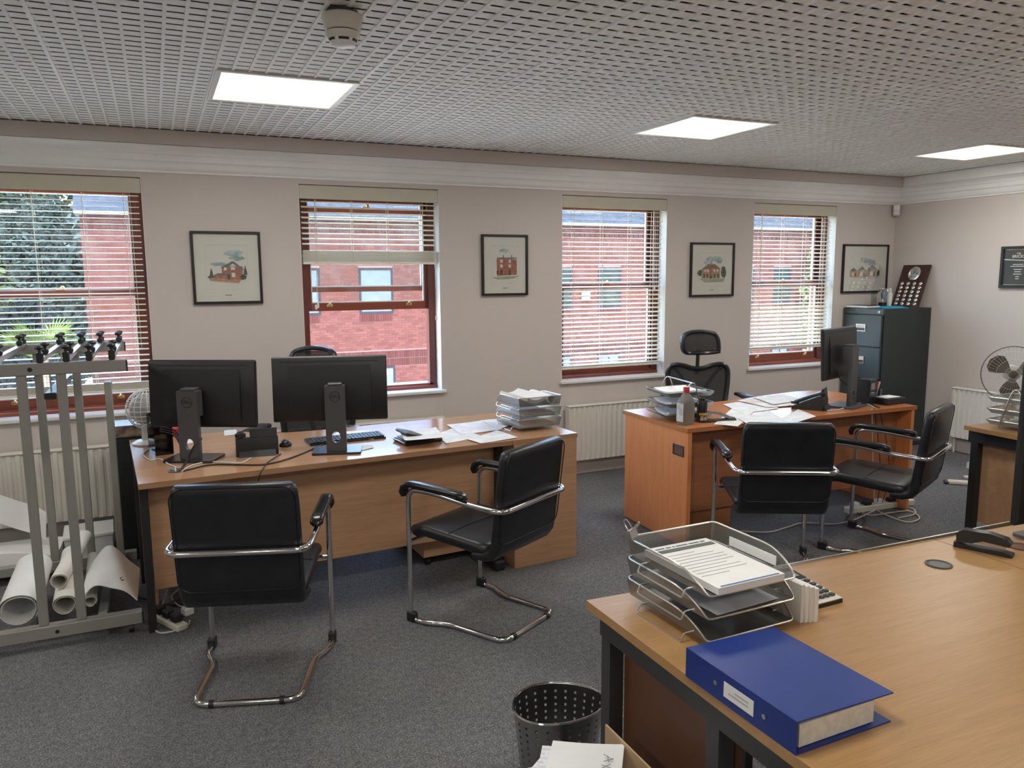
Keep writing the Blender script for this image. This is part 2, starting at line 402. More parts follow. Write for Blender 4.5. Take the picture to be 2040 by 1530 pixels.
struct(MB().box(R,R+.2,YN,D,0,2.9), 'wall_right', M_wall, 'pale grey plaster wall behind the filing cabinet', 'wall')
struct(MB().box(XL-.2,XL,YN,D,0,2.9), 'wall_left', M_wall, 'pale plaster wall at the left end of the room', 'wall')
struct(MB().box(XL-.2,R+.2,YN-.2,YN,0,2.9), 'wall_near', M_wall, 'pale plaster wall behind the viewer', 'wall')
struct(MB().rbox(XL,R-.02,D-.018,D-.0005,.0,.12,.005), 'baseboard_far', M_wall, 'painted skirting board along the window wall', 'baseboard')
struct(MB().rbox(R-.018,R-.0005,YN,D-.02,.0,.12,.005), 'baseboard_right', M_wall, 'painted skirting board along the right wall', 'baseboard')

# ---- ceiling: dark void, open tiles on a grid, light panels
CE = struct(MB().box(XL-.2,R+.2,YN-.2,D+.3,2.70,2.9), 'ceiling', M_void, 'dark void above the open-cell ceiling grid', 'ceiling')
TP = .645; CX0 = .629-TP/2-6*TP; CY0 = 4.135-TP/2-9*TP; CELL = TP/9
tb = MB()
for i in range(9):
    x = i*CELL
    if i: tb.box(x-.0065,x+.0065,0,TP,0,.014)
    for j in range(9):
        y = j*CELL
        tb.box(x+.0065,x+CELL-.0065,y+.0075,y+CELL-.0075,.005,.0058)
tile_me = tb.mesh('ceiling_tile', M_tile, 0)
bar_me = MB().box(-.007,.007,0,TP,-.002,.016).box(-.0125,.0125,0,TP,.0161,.020).mesh('grid_bar', M_tbar, 0)
panels = {(c, r) for c in (2,6,10,14) for r in (1,5,9)}
for r in range(2, 12):
    for c in range(0, 16):
        loc = (CX0+c*TP, CY0+r*TP, ZC)
        if (c, r) not in panels: mk('ceiling_tile', tile_me, CE, loc)
        mk('grid_bar', bar_me, CE, loc)
tag(MB().box(XL,R,YN,CY0+2*TP,ZC,ZC+.02).build('ceiling_sheet', M_tile, CE))
M_diff = emis('light_diffuser', (1.0,.985,.75), 1.0)
pl_me = {}
def light_panel(c, r, label):
    x, y = CX0+(c+.5)*TP, CY0+(r+.5)*TP; h = TP/2
    t = thing('ceiling_light', label, 'light', (x,y,ZC), 0, 'square ceiling light panels')
    fr = MB()
    for a in ((-h,h,-h,-h+.026),(-h,h,h-.026,h),(-h,-h+.026,-h+.026,h-.026),(h-.026,h,-h+.026,h-.026)): fr.box(*a,-.006,.016)
    fr.build('light_frame', M_white, t)
    MB().box(-h+.026,h-.026,-h+.026,h-.026,-.002,.012).build('diffuser', M_diff, t)
    ld = bpy.data.lights.new('panel_lamp', 'AREA'); ld.shape = 'SQUARE'; ld.size = .58; ld.energy = PANEL_W; ld.color = (1,.965,.90)
    lo = bpy.data.objects.new('panel_lamp', ld); COL.objects.link(lo); lo.parent = t; lo.location = (0,0,-.009)
names = {(6,9):'square ceiling light panel above the desk with two monitors',(10,9):'square ceiling light panel in the middle of the row of three',(14,9):'square ceiling light panel nearest the right wall, cut by the picture edge'}
for c, r in sorted(panels):
    if (c, r) == (14, 1): continue
    light_panel(c, r, names.get((c, r), 'square ceiling light panel, %s from the left wall, in the %s' % ({2:'first',6:'second',10:'third',14:'fourth'}[c], {9:'row by the windows',5:'row over the foreground desk',1:'row behind the viewer'}[r])))

# ---- bulkhead and cornice (trim)
YB, XB = 5.45, 6.63
struct(MB().box(XL,XB,YB,D-.0005,2.485,ZC-.0025), 'trim_1', M_wall, 'boxed bulkhead between the grid ceiling and the window wall cornice', 'trim')
struct(MB().box(XB,R-.0005,YN,D-.0005,2.485,ZC-.0025), 'trim_2', M_corn, 'boxed bulkhead above the right wall', 'trim')
prof = [(0,.0),(.012,0),(.028,-.010),(.06,-.018),(.078,-.032),(.082,-.045),(.092,-.049),(.100,-.068),(.105,-.085),(.116,-.088),(.122,-.094),(.128,-.115),(.142,-.135),(.158,-.141),(.160,-.150),(.17,-.154),(.18,-.156)]
pf = [(YB+a,2.4845+z) for a, z in prof]+[(D-.0005,2.4845)]
struct(MB().prism(pf, XL, XB+.1, 'x'), 'trim_3', M_corn, 'white moulded plaster cornice above the windows', 'trim')
pr_ = [(XB+a*.76,2.4845+z) for a, z in prof]+[(R-.0005,2.4845)]
struct(MB().prism(pr_, YN, D-.001, 'y'), 'trim_4', M_corn, 'white moulded plaster cornice above the right wall', 'trim')

# ================================================================== windows
def sash(par, name, x0, x1, y0, y1, z0, z1, st, br, tr, rm=M_mahog_lit):
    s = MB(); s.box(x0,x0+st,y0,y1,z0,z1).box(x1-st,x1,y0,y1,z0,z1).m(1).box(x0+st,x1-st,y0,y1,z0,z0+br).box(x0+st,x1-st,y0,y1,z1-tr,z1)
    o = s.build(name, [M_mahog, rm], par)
    e = MB(); a0, a1, b0, b1 = x0+st, x1-st, z0+br, z1-tr
    for q in ((a0,a0+.008,b0,b1),(a1-.008,a1,b0,b1),(a0+.008,a1-.008,b0,b0+.008),(a0+.008,a1-.008,b1-.008,b1)): e.box(q[0],q[1],y0+.012,y1-.012,q[2],q[3])
    e.build('glazing_bead', M_white, o)
    MB().box(a0+.008,a1-.008,(y0+y1)/2-.002,(y0+y1)/2+.002,b0+.008,b1-.008).build('pane', M_glass, o)
    return o
def brass_lift(par, x, y, z):
    m = MB(); m.box(x-.022,x+.022,y-.003,y,z,z+.022).tube(fillet([(x-.016,y-.004,z+.006),(x-.008,y-.020,z+.022),(x+.008,y-.020,z+.022),(x+.016,y-.004,z+.006)],.008,3),.004,6)
    m.ball((x,y-.012,z+.026),.008,8,6); m.build('sash_lift', M_gold, par)
WL = ['sash window at the left edge behind the plan rack','sash window with raised blind and lifted lower sash','sash window with full blind behind the steel letter tray','sash window nearest the filing cabinet']
for n, (x0, x1) in enumerate(WIN):
    w = tag(empty('window_%d' % (n+1), ((x0+x1)/2, D, ZS)), WL[n], 'window', kind='structure')
    h = (x1-x0)/2; Y0 = .11; Z1 = ZT-ZS
    f = MB()
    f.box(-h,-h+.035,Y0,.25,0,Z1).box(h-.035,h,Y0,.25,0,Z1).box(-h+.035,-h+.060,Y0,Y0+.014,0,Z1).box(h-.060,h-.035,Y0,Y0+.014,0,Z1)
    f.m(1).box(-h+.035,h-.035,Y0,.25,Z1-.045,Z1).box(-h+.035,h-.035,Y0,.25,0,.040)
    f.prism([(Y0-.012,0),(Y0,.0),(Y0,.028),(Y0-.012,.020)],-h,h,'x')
    f.build('frame', [M_mahog, M_mahog_lit], w)
    MB().rbox(-h-.018,h+.028,-.030,-.0005,-.027,.0,.006).box(-h+.0005,h-.0005,-.0005,Y0-.0125,-.0245,.0).build('sill_board', M_white, w)
    rv = MB(); rv.box(-h+.0005,-h+.004,.0005,Y0-.0005,.0005,Z1-.0005).box(h-.004,h-.0005,.0005,Y0-.0005,.0005,Z1-.0005)
    rv.build('reveal_lining', M_white, w)
    dz = .575 if n == 1 else 0
    lo = sash(w, 'lower_sash', -h+.036, h-.036, Y0+.016, Y0+.056, .041+dz, .785+dz, .048, .058 if n == 1 else .062, .036)
    sash(w, 'upper_sash', -h+.036, h-.036, Y0+.064, Y0+.104, .752, 1.453, .048, .036, .05)
    for sx in (-1, 1): brass_lift(lo, sx*.30, Y0+.0155, .070+dz)
    c = MB(); c.rbox(-.03,.03,Y0+.030,Y0+.06,.785+dz,.795+dz,.003).ball((0.012,Y0+.045,.806+dz),.012,8,6); c.build('sash_catch', M_gold, lo)

# ================================================================== venetian blinds
def blind(n, zbot, nst, tilt, label, cords):
    x0, x1 = WIN[n]; hx = (x1-x0)/2; t = thing('venetian_blind', label, 'blind', ((x0+x1)/2, D+.055, ZT), 0, 'cream venetian blinds')
    MB().rbox(-hx+.006,hx-.006,-.052,-.040,-.098,-.006,.003).box(-hx+.02,hx-.02,-.038,.03,-.05,-.002).build('valance', M_valance, t)
    L = hx-.022; sm = MB(); dp = .043
    def sf(u, v):
        yy = (v-.5)*dp; return (-L+2*L*u, yy, .0028*(1-(2*v-1)**2))
    sm.grid(sf, 1, 4, .0026); sme = sm.mesh('slat', M_blind, 60)
    zt = -.112; zst = zbot-ZT+.016+nst*.0052; k = 0; z = zt
    rng = random.Random(n*11+3)
    while z > zst+.012:
        s = mk('slat', sme, t, (0,0,z)); tl = tilt(k, z) if callable(tilt) else tilt
        s.rotation_euler = (radians(tl+rng.uniform(-1.2,1.2)), radians(rng.uniform(-.12,.12)), 0); k += 1; z -= .0366
    for j in range(nst):
        s = mk('slat', sme, t, (rng.uniform(-.002,.002),0,zbot-ZT+.018+j*.0052))
    MB().rbox(-L,L,-.024,.024,zbot-ZT,zbot-ZT+.015,.004).build('bottom_rail', M_blind, t)
    for fx in ((-.80,-.28,.26,.80) if n == 1 else (-.78,-.22,.34,.82)):
        q = MB(); x = fx*L
        for yy in (-.0225,.0225): q.tube([(x,yy,-.10),(x,yy,zbot-ZT+.01)],.0017,4)
        q.tube([(x+.012,0,-.10),(x+.012,0,zbot-ZT+.01)],.0009,4); q.build('ladder_cord', M_cord, t)
    for pts, tas in cords:
        q = MB(); q.tube(smooth_path(pts,5),.0016,5); o = q.build('pull_cord', M_cord, t)
        for p in tas: MB().lathe([(.002,.0),(.006,-.006),(.0075,-.03),(.005,-.036)],10,p).build('acorn', M_whitep, o)
    return t
blind(0, .925, 9, 4, 'cream venetian blind lowered over the window behind the plan rack', [([(.44,-.043,-.1),(.445,-.043,-.8),(.447,-.043,-1.1)],[])])
blind(1, 1.752, 16, 16, 'cream venetian blind pulled halfway up above the lifted sash', [([(.475,-.043,-.1),(.47,-.045,-.5),(.488,-.046,-.75),(.478,-.045,-.94)],[(.478,-.045,-.93)]),([(.478,-.045,-.96),(.486,-.047,-1.3),(.500,-.09,-1.72),(.515,-.092,-1.80)],[]),([(-.40,-.043,-.1),(-.405,-.043,-.5),(-.41,-.043,-.82)],[(-.405,-.043,-.82),(-.42,-.045,-.83)])])
blind(2, .885, 3, lambda k, z: 6 if z > -.35 else 14, 'cream venetian blind lowered over the window behind the mesh office chair', [([(.40,-.043,-.1),(.40,-.043,-.74)],[(.40,-.043,-.74)]),([(.42,-.043,-.1),(.42,-.043,-.74)],[])])
blind(3, .955, 3, lambda k, z: 8 if z > -.3 else (14 if z > -.95 else 32), 'cream venetian blind over the window nearest the filing cabinet', [([(.36,-.043,-.1),(.36,-.043,-.9)],[]),([(-.40,-.043,-.1),(-.405,-.043,-.7)],[])])

# ================================================================== radiators
def radiator(loc, rz, L, z0, z1, mat, label):
    t = thing('radiator', label, 'radiator', loc, rz, 'panel radiators')
    def fn(u, v):
        x = -L/2+L*u; p = (x/.05) % 1.0
        dd = -.010 if .12 < p < .52 else 0
        if .03 < p <= .12: dd = -.010*(p-.03)/.09
        if .52 <= p < .61: dd = -.010*(.61-p)/.09
        if v < .045 or v > .955: dd = -.006
        return (x, -.085+dd, z0+(z1-z0-.012)*v)
    m = MB(); m.grid(fn, int(L/.00625), 22); m.box(-L/2,L/2,-.0835,-.078,z0,z1-.012); m.build('front_panel', mat, t, ang=25)
    MB().box(-L/2,L/2,-.040,-.034,z0,z1-.012).build('rear_panel', mat, t)
    g = MB(); g.rbox(-L/2-.004,L/2+.004,-.099,-.030,z1-.012,z1,.004)
    g.build('top_grille', mat, t)
    for sx in (-1,1): MB().box(sx*L/2+(.001 if sx > 0 else -.004),sx*L/2+(.004 if sx > 0 else -.001),-.097,-.032,z0+.005,z1-.012).build('side_cover', mat, t)
    for sx in (-1,1):
        MB().tube([(sx*(L/2-.03),-.058,0.0),(sx*(L/2-.03),-.058,z0+.004)],.0075,8).build('pipe', mat, t)
        MB().box(sx*(L/2-.12)-.02,sx*(L/2-.12)+.02,-.034,-.0005,z0+.1,z0+.3).build('bracket', mat, t)
radiator((-.75,D,0), 0, 1.3, .135, .60, M_rad, 'cream panel radiator behind the plan rack')
radiator((1.32,D,0), 0, 1.26, .135, .60, M_rad, 'cream panel radiator behind the two-monitor desk')
radiator((3.66,D,0), 0, 1.26, .135, .60, M_rad, 'cream panel radiator between the two desks under the third window')
radiator((R,4.17,0), -pi/2, 1.30, .150, .615, M_radw, 'white panel radiator on the right wall behind the pedestal fan')

# ================================================================== outside
GZ = -3.2
M_ground = plain('sunlit_paving', (0.72,0.68,0.6), .9, var=.12, vs=1.5, spec=0)
M_grass = plain('lawn', (.10,.17,.04), .95, var=.3, vs=4)
M_mortar = plain('mortar', (0.078,0.054,0.0525), .9, var=.06, vs=3, spec=0)
M_brick = brickmat('red_brick', [(0.03877,0.0165,0.01518),(0.04702,0.02063,0.01848),(0.03547,0.01518,0.01419),(0.05115,0.02277,0.02013),(0.04257,0.01815,0.0165)])
M_brickd = brickmat('plum_brick', [(0.02475,0.01089,0.01056),(0.033,0.01452,0.01386),(0.02739,0.01188,0.01155)])
M_bframe = plain('purple_grey_frame', (0.01425,0.0129,0.01725), .5, spec=0)
M_reflglass = plain('pale_reflection_pane', (.040,.052,.060), .3, var=.12, vs=2, spec=.1)  # pale blue reflection put into the pane colour
M_dglass = plain('dark_pane', (.008,.013,.014), .3, var=.3, vs=3, spec=.1)
M_slate = plain('blue_slate', (0.01875,0.02475,0.03525), .6, var=.15, vs=4, spec=0)
M_fascia = plain('white_fascia', (0.1125,0.1125,0.1125), .5, spec=0)
tag(MB().box(-40,70,6.2,60,GZ-.1,GZ).build('ground', M_ground), 'pale paving outside below the windows', 'ground', kind='structure')
BY = 24.0; BX0, BX1, BZ1 = -1.7, 30.0, 3.36
BLD = thing('brick_building', 'red brick building with slate roof across the courtyard', 'building', (0,BY,GZ))
upw = [(.25,1.35),(3.46,4.56),(5.73,6.83),(8.0,9.1),(10.2,11.25),(12.15,13.23),(14.26,15.22),(16.3,17.35),(18.4,19.4),(20.3,21.3),(22.27,23.2),(25.2,26.2)]
wins = [(a,b_,.52,1.92) for a, b_ in upw]+[(a,b_,-2.35,-1.16) for a, b_ in upw]
def inwin(xa, xb, za, zb):
    for a, b_, c, d in wins:
        if xb > a+.01 and xa < b_-.01 and zb > c-.02 and za < d+.01: return True
    return False
MB().box(BX0,BX1,.012,.3,0,BZ1-GZ).build('wall_backing', M_mortar, BLD)
cm = {}
near = []; rest = []
r = 0; z = GZ
while z < BZ1-.09:
    if -1.16 <= z < -.64: z = -.635 if z < -.7 else z; 
    if -1.19 < z < -.64:
        z = -.635
    x = BX0-(.1125 if r % 2 else 0)
    while x < BX1:
        a, b_ = max(x,BX0), min(x+.215,BX1)
        for wa, wb, wc, wd in wins:
            if z+.065 > wc-.02 and z < wd+.005:
                if a < wa < b_ <= wb: b_ = wa
                elif wa <= a < wb < b_: a = wb
        if b_-a > .02 and not inwin(a,b_,z,z+.065):
            (near if (3.95 < a < 8.05 and -.66 < z < .42 and b_-a > .2) else rest).append((a,b_,z,z+.065))
        x += .225
    z += .075; r += 1
sold = []
for zz in (-1.155,-.905):
    x = BX0
    while x < BX1-.07: sold.append((x,x+.063,zz,zz+.225)); x += .0755
for a, b_, c, d in wins[:len(upw)]:
    x = a
    while x < b_-.05: sold.append((x,x+.063,c-.24,c-.03)); x += .0755
near = near[:300]; nears = set(near)
bme = MB().box(0,.215,0,.03,0,.065).mesh('brick', M_brick, 0)
for a, b_, z0, z1 in near: mk('brick', bme, BLD, (a,0.0,z0-GZ))
def brick_field(lst, mat, name, yo):
    V = []; F = []; A = []
    for a, b_, z0, z1 in lst:
        n = len(V); z0 -= GZ; z1 -= GZ
        V += [(a,yo,z0),(b_,yo,z0),(b_,yo,z1),(a,yo,z1),(a,.03,z0),(b_,.03,z0),(b_,.03,z1),(a,.03,z1)]
        F += [(n,n+1,n+2,n+3),(n+1,n+5,n+6,n+2),(n+3,n+2,n+6,n+7),(n+4,n,n+3,n+7),(n+4,n+5,n+1,n)]; A += [random.random()]*8
    me = bpy.data.meshes.new(name); me.from_pydata(V, [], F); me.materials.append(mat)
    at = me.attributes.new('rnd', 'FLOAT', 'POINT'); at.data.foreach_set('value', A); o = mk(name, me, BLD); o['kind'] = 'stuff'; return o
brick_field(rest, M_brick, 'brickwork', 0.0); brick_field(sold, M_brickd, 'soldier_course', -.012)
dent = []; x = BX0
while x < BX1-.1: dent.append((x,x+.1,2.98,3.10)); x += .2
brick_field(dent, M_brickd, 'dentil_course', -.04)
for i, (a, b_, c, d) in enumerate(wins):
    a, b_, c, d = a+.005, b_-.005, c-GZ-.018, d-GZ
    f = MB(); t_ = .07
    f.box(a,a+t_,-.01,.02,c,d).box(b_-t_,b_,-.01,.02,c,d).box(a+t_,b_-t_,-.01,.02,c,c+t_).box(a+t_,b_-t_,-.01,.02,d-t_,d)
    if i >= len(upw) or i in (10,): f.box((a+b_)/2-.02,(a+b_)/2+.02,-.008,.018,c+t_,d-t_)
    o = f.build('window', M_bframe, BLD)
    MB().box(a+t_,b_-t_,.004,.010,c+t_,d-t_).build('pane', M_dglass if i in (5,6,7,10) else M_reflglass, o)
g = MB(); g.box(BX0-.1,BX1,-.34,-.30,BZ1-GZ-.02,BZ1-GZ+.10).box(BX0-.1,BX1,-.30,.02,BZ1-GZ-.02,BZ1-GZ+.0); g.build('fascia', M_fascia, BLD)
rf = MB(); nrow = 26
for k in range(nrow):
    y0, z0 = -.36+k*.22, BZ1-GZ+.09+k*.165
    rf.prism([(y0,z0),(y0+.25,z0+.188),(y0+.25,z0+.172),(y0,z0-.022)],BX0-.12,BX1,'x')
rf.prism([(-.3,BZ1-GZ+.05),(nrow*.22,BZ1-GZ+nrow*.165),(nrow*.22,BZ1-GZ)],BX0-.05,BX1,'x')
rf.build('slate_roof', M_slate, BLD)
MB().box(13.60,13.90,-.09,-.0,.78-GZ,1.10-GZ).box(13.64,13.80,-.10,-.09,.9-GZ,1.0-GZ).build('alarm_box', M_fascia, BLD)
# foliage
def leaf_cloud(c, rad, n, size, rng, m=None, hollow=.35):
    m = m or MB()
    for _ in range(n):
        while True:
            p = Vector((rng.uniform(-1,1),rng.uniform(-1,1),rng.uniform(-1,1)))
            if hollow < p.length < 1: break
        q = Vector((c[0]+p.x*rad[0], c[1]+p.y*rad[1], c[2]+p.z*rad[2]))
        u = Vector((rng.uniform(-1,1),rng.uniform(-1,1),rng.uniform(-1,1))).normalized(); w = u.orthogonal().normalized(); s = size*rng.uniform(.6,1.3)
        m.add([q-u*s, q+w*s*.45, q+u*s, q-w*s*.45], [(0,1,2,3)])
    return m
M_leafl = plain('light_leaf', (0.0285,0.042,0.0195), .6, var=.35, vs=3, spec=0); M_leafd = plain('dark_leaf', (0.00525,0.009,0.0105), .6, var=.35, vs=3, spec=0)
M_leafi = plain('creeper_leaf', (0.06,0.078,0.0375), .55, var=.35, vs=5, spec=0); M_palm = plain('palm_leaf', (0.045,0.069,0.0165), .5, var=.3, vs=3, spec=0); M_bark = plain('bark', (0.15,0.105,0.075), .9, spec=0)
def tree(name, label, base, h, clouds, mat, seed, size=.2):
    rng = random.Random(seed); t = thing(name, label, 'tree', base); tr = MB(); tr.tube([(0,0,0),(.1,.05,h*.4),(0,0,h*.8)],[.16,.12,.05],8); tr.build('trunk', M_bark, t)
    m = MB()
    for c, rad, n in clouds: leaf_cloud(c, rad, n, size, rng, m)
    m.build('foliage', mat, t, ang=0)['kind'] = 'stuff'; return t
tree('leafy_tree','sunlit green tree above the dark hedge outside the left window',(-6.0,27.2,GZ),8,[((0,0,6.4),(2.9,1.8,2.6),5200),((2.0,-.5,4.6),(1.75,1.4,2.6),4200),((-2.6,0,4.6),(2.2,1.6,2.6),3000),((2.2,.0,7.4),(1.7,1.4,1.5),2000)],M_leafl,5,.13)
tree('slender_tree','slim blue-green tree filling the gap beside the brick building',(-2.62,24.4,GZ),7,[((0,0,3.4),(.85,.7,3.0),3600),((-.2,0,6.0),(.8,.7,1.8),1800)],plain('bluish_leaf', (0.015,0.02325,0.02175),.6,var=.35,vs=3, spec=0),15,.11)
tree('distant_treeline','dense row of hazy trees far behind the left window view',(-9,44,GZ),9,[((-8,0,4.5),(7,2,5.5),4200),((0,0,4.5),(7,2,5.5),4600),((7,0,4.0),(5,2,5.0),3600),((-3,0,9),(7,2,3.2),2600)],plain('hazy_leaf', (0.027,0.0375,0.036),.7,var=.3,vs=2, spec=0),21,.42)
tree('evergreen_hedge','dark evergreen hedge behind the palm outside the left window',(-5.2,22.4,GZ),3.6,[((0,0,2.3),(3.1,.9,2.2),6200),((-2.5,.2,2.3),(2.2,.9,2.2),3400),((2.35,0,2.1),(1.1,.8,2.3),3600)],M_leafd,6,.16)
tree('creeper_tree','pale leafy creeper tree against the brick building outside the right-hand window',(23.95,23.2,GZ),5.5,[((0,0,5.4),(.6,.5,.9),700),((-.15,0,4.2),(.75,.5,1.0),900),((0,0,2.6),(.8,.5,1.3),700)],M_leafi,8,.11)
pc = PY(84,716,12.0)
pt = thing('palm', 'spiky green palm outside the left window', 'tree', (pc.x,12.0,GZ)); ph = pc.z-GZ
MB().tube([(0,0,0),(.05,0,ph*.5),(0,0,ph)],[.14,.10,.07],8).build('trunk', M_bark, pt)
rng = random.Random(3)
pm = MB()
for k in range(26):
    az = 2*pi*k/26+rng.uniform(-.1,.1); el = rng.uniform(.25,1.15); L = rng.uniform(.55,.75)
    d = Vector((cos(az)*cos(el),sin(az)*cos(el),sin(el))); tip = Vector((0,0,ph))+d*L*.45; side = d.cross(Vector((0,0,1))).normalized(); nrm = side.cross(d)
    pm.tube([(0,0,ph),tip],.006,4)
    for j in range(15):
        a = (j-7)/7*1.25; u = (d*cos(a)+side*sin(a)).normalized(); e = tip+u*L*.55*rng.uniform(.85,1.05)-Vector((0,0,.05*abs(a)))
        w = u.cross(nrm).normalized()*.013
        pm.add([tip-w*.4, tip+u*L*.28-w, e, tip+u*L*.28+w], [(0,1,2,3)])
pm.build('fronds', M_palm, pt, ang=0)['kind'] = 'stuff'
# ================================================================== furniture helpers
def cushion(mb, path, hw, th, n=4, ends=True):
    """padded slab: path of (y,z); hw(t), th(t) half width and thickness; rounded edges"""
    P = [Vector((0,p[0],p[1])) for p in path]; N = len(P); rings = []
    for i in range(N):
        t = (P[min(i+1,N-1)]-P[max(i-1,0)]).normalized(); nr = Vector((0,-t.z,t.y)); s = i/(N-1)
        w = hw(s) if callable(hw) else hw; h = (th(s) if callable(th) else th)/2; ring = []
        rr = min(h, w)
        for cx, a0 in ((w-rr,-pi/2),(-(w-rr),pi/2)):
            for k in range(2*n+1):
                a = a0+pi*k/(2*n); ring.append(P[i]+Vector((cx+rr*cos(a),0,0))+nr*(h*sin(a)))
        rings.append(ring)
    m = len(rings[0]); V = [p for r_ in rings for p in r_]
    F = [(i*m+k, i*m+(k+1)%m, (i+1)*m+(k+1)%m, (i+1)*m+k) for i in range(N-1) for k in range(m)]
    F = [f[::-1] for f in F]
    if ends: F += [tuple(range(m)), tuple(range((N-1)*m, N*m))[::-1]]
    return mb.add(V, F)
def ease(t, e, lo): # rounds both ends of a cushion: lo..1
    d = min(t, 1-t)/e
    return 1 if d >= 1 else lo+(1-lo)*sqrt(max(0, 1-(1-d)**2))
def lin(a, b, n): return [(a[0]+(b[0]-a[0])*k/n, a[1]+(b[1]-a[1])*k/n) for k in range(n+1)]

# ================================================================== cantilever visitor chairs
def visitor_chair():
    t = empty('visitor_chair')
    seat = [(.285,.418),(.275,.436),(.24,.446)]+lin((.20,.450),(-.12,.432),8)+[(-.16,.428),(-.185,.427)]
    sm = MB(); cushion(sm, seat, lambda s: .235*ease(s,.10,.80), lambda s: .062*(.45+.55*ease(s,.08,.3)))
    so = sm.build('seat', M_leather, t, ang=60)
    MB().tube([(-.225,.285-.24,.4725),(-.1,.05,.4765),(0,.05,.478),(.1,.05,.4765),(.225,.045,.4725)],.0022,5).build('seam', M_leather, so)
    bp = [(-.10,.398),(-.16,.402),(-.20,.415),(-.222,.445)]+lin((-.229,.48),(-.276,.86),9)+[(-.281,.885),(-.283,.898)]
    bm = MB(); cushion(bm, bp, lambda s: .238*(1 if s < .72 else .90+.10*sqrt(max(0,1-((s-.72)/.28)**2))), lambda s: .054*(.5+.5*ease(s,.07,.3)))
    bo = bm.build('backrest', M_leather, t, ang=60)
    pts = []
    for x, v in rrect(-.231,.231,.47,.892,.05,5):
        s = (v-.48)/.38; pts.append((x, -.229-.047*s-.0275, v-.002))
    MB().tube(pts,.0028,6,True).build('piping', M_leather, bo)
    half = [(0,-.262,.0135),(.205,-.262,.0135),(.212,.06,.0135),(.268,.165,.0135),(.268,.262,.0135),(.268,.262,.662),(.268,.10,.666),(.268,-.12,.645),(.262,-.297,.637),(0,-.297,.637)]
    loop = half[1:-1]+[(-x,y,z) for x,y,z in half[1:-1]][::-1]
    MB().tube(fillet(loop,.062,6,True),.0125,12,True).build('frame', M_chrome, t)
    MB().tube([(-.262,.255,.405),(.262,.255,.405)],.009,8).build('seat_bar', M_chrome, t)
    for sx in (-1,1):
        a = MB(); a.xf(Matrix.Translation((sx*.268,0,0)))
        cushion(a, [(.290,.622),(.292,.645),(.283,.667),(.262,.683)]+lin((.235,.690),(-.06,.684),6)+[(-.085,.674),(-.095,.666)], lambda s: .027*ease(s,.08,.55), lambda s: .030*(.5+.5*ease(s,.07,.3)))
        a.build('armrest', M_armpad, t, ang=60)
        MB().rbox(sx*.268-.016,sx*.268+.016,.225,.280,.0,.050,.006).build('foot', M_black, t)
        MB().cyl((sx*.135-.009,-.262,.0135),.0165,.018,12,'x').build('clip', M_black, t)
    return t
vc = visitor_chair()
vspots = [((.312,3.286),-18.5,'black leather cantilever visitor chair at the left, its back squarely to the viewer'),
          ((1.40,3.396),29,'black leather cantilever visitor chair turned left, seat showing, at the right of the two-monitor desk'),
          ((3.083,3.27),-28,'black leather cantilever visitor chair in front of the cherry desk pedestal'),
          ((3.957,3.26),24,'black leather cantilever visitor chair at the right end of the cherry desk')]
for i, ((x, y), a, lab) in enumerate(vspots):
    o = vc if i == 0 else copy_tree(vc)
    o.location = (x,y,0); o.rotation_euler = (0,0,radians(a)); tag(o, lab, 'chair', 'cantilever visitor chairs')

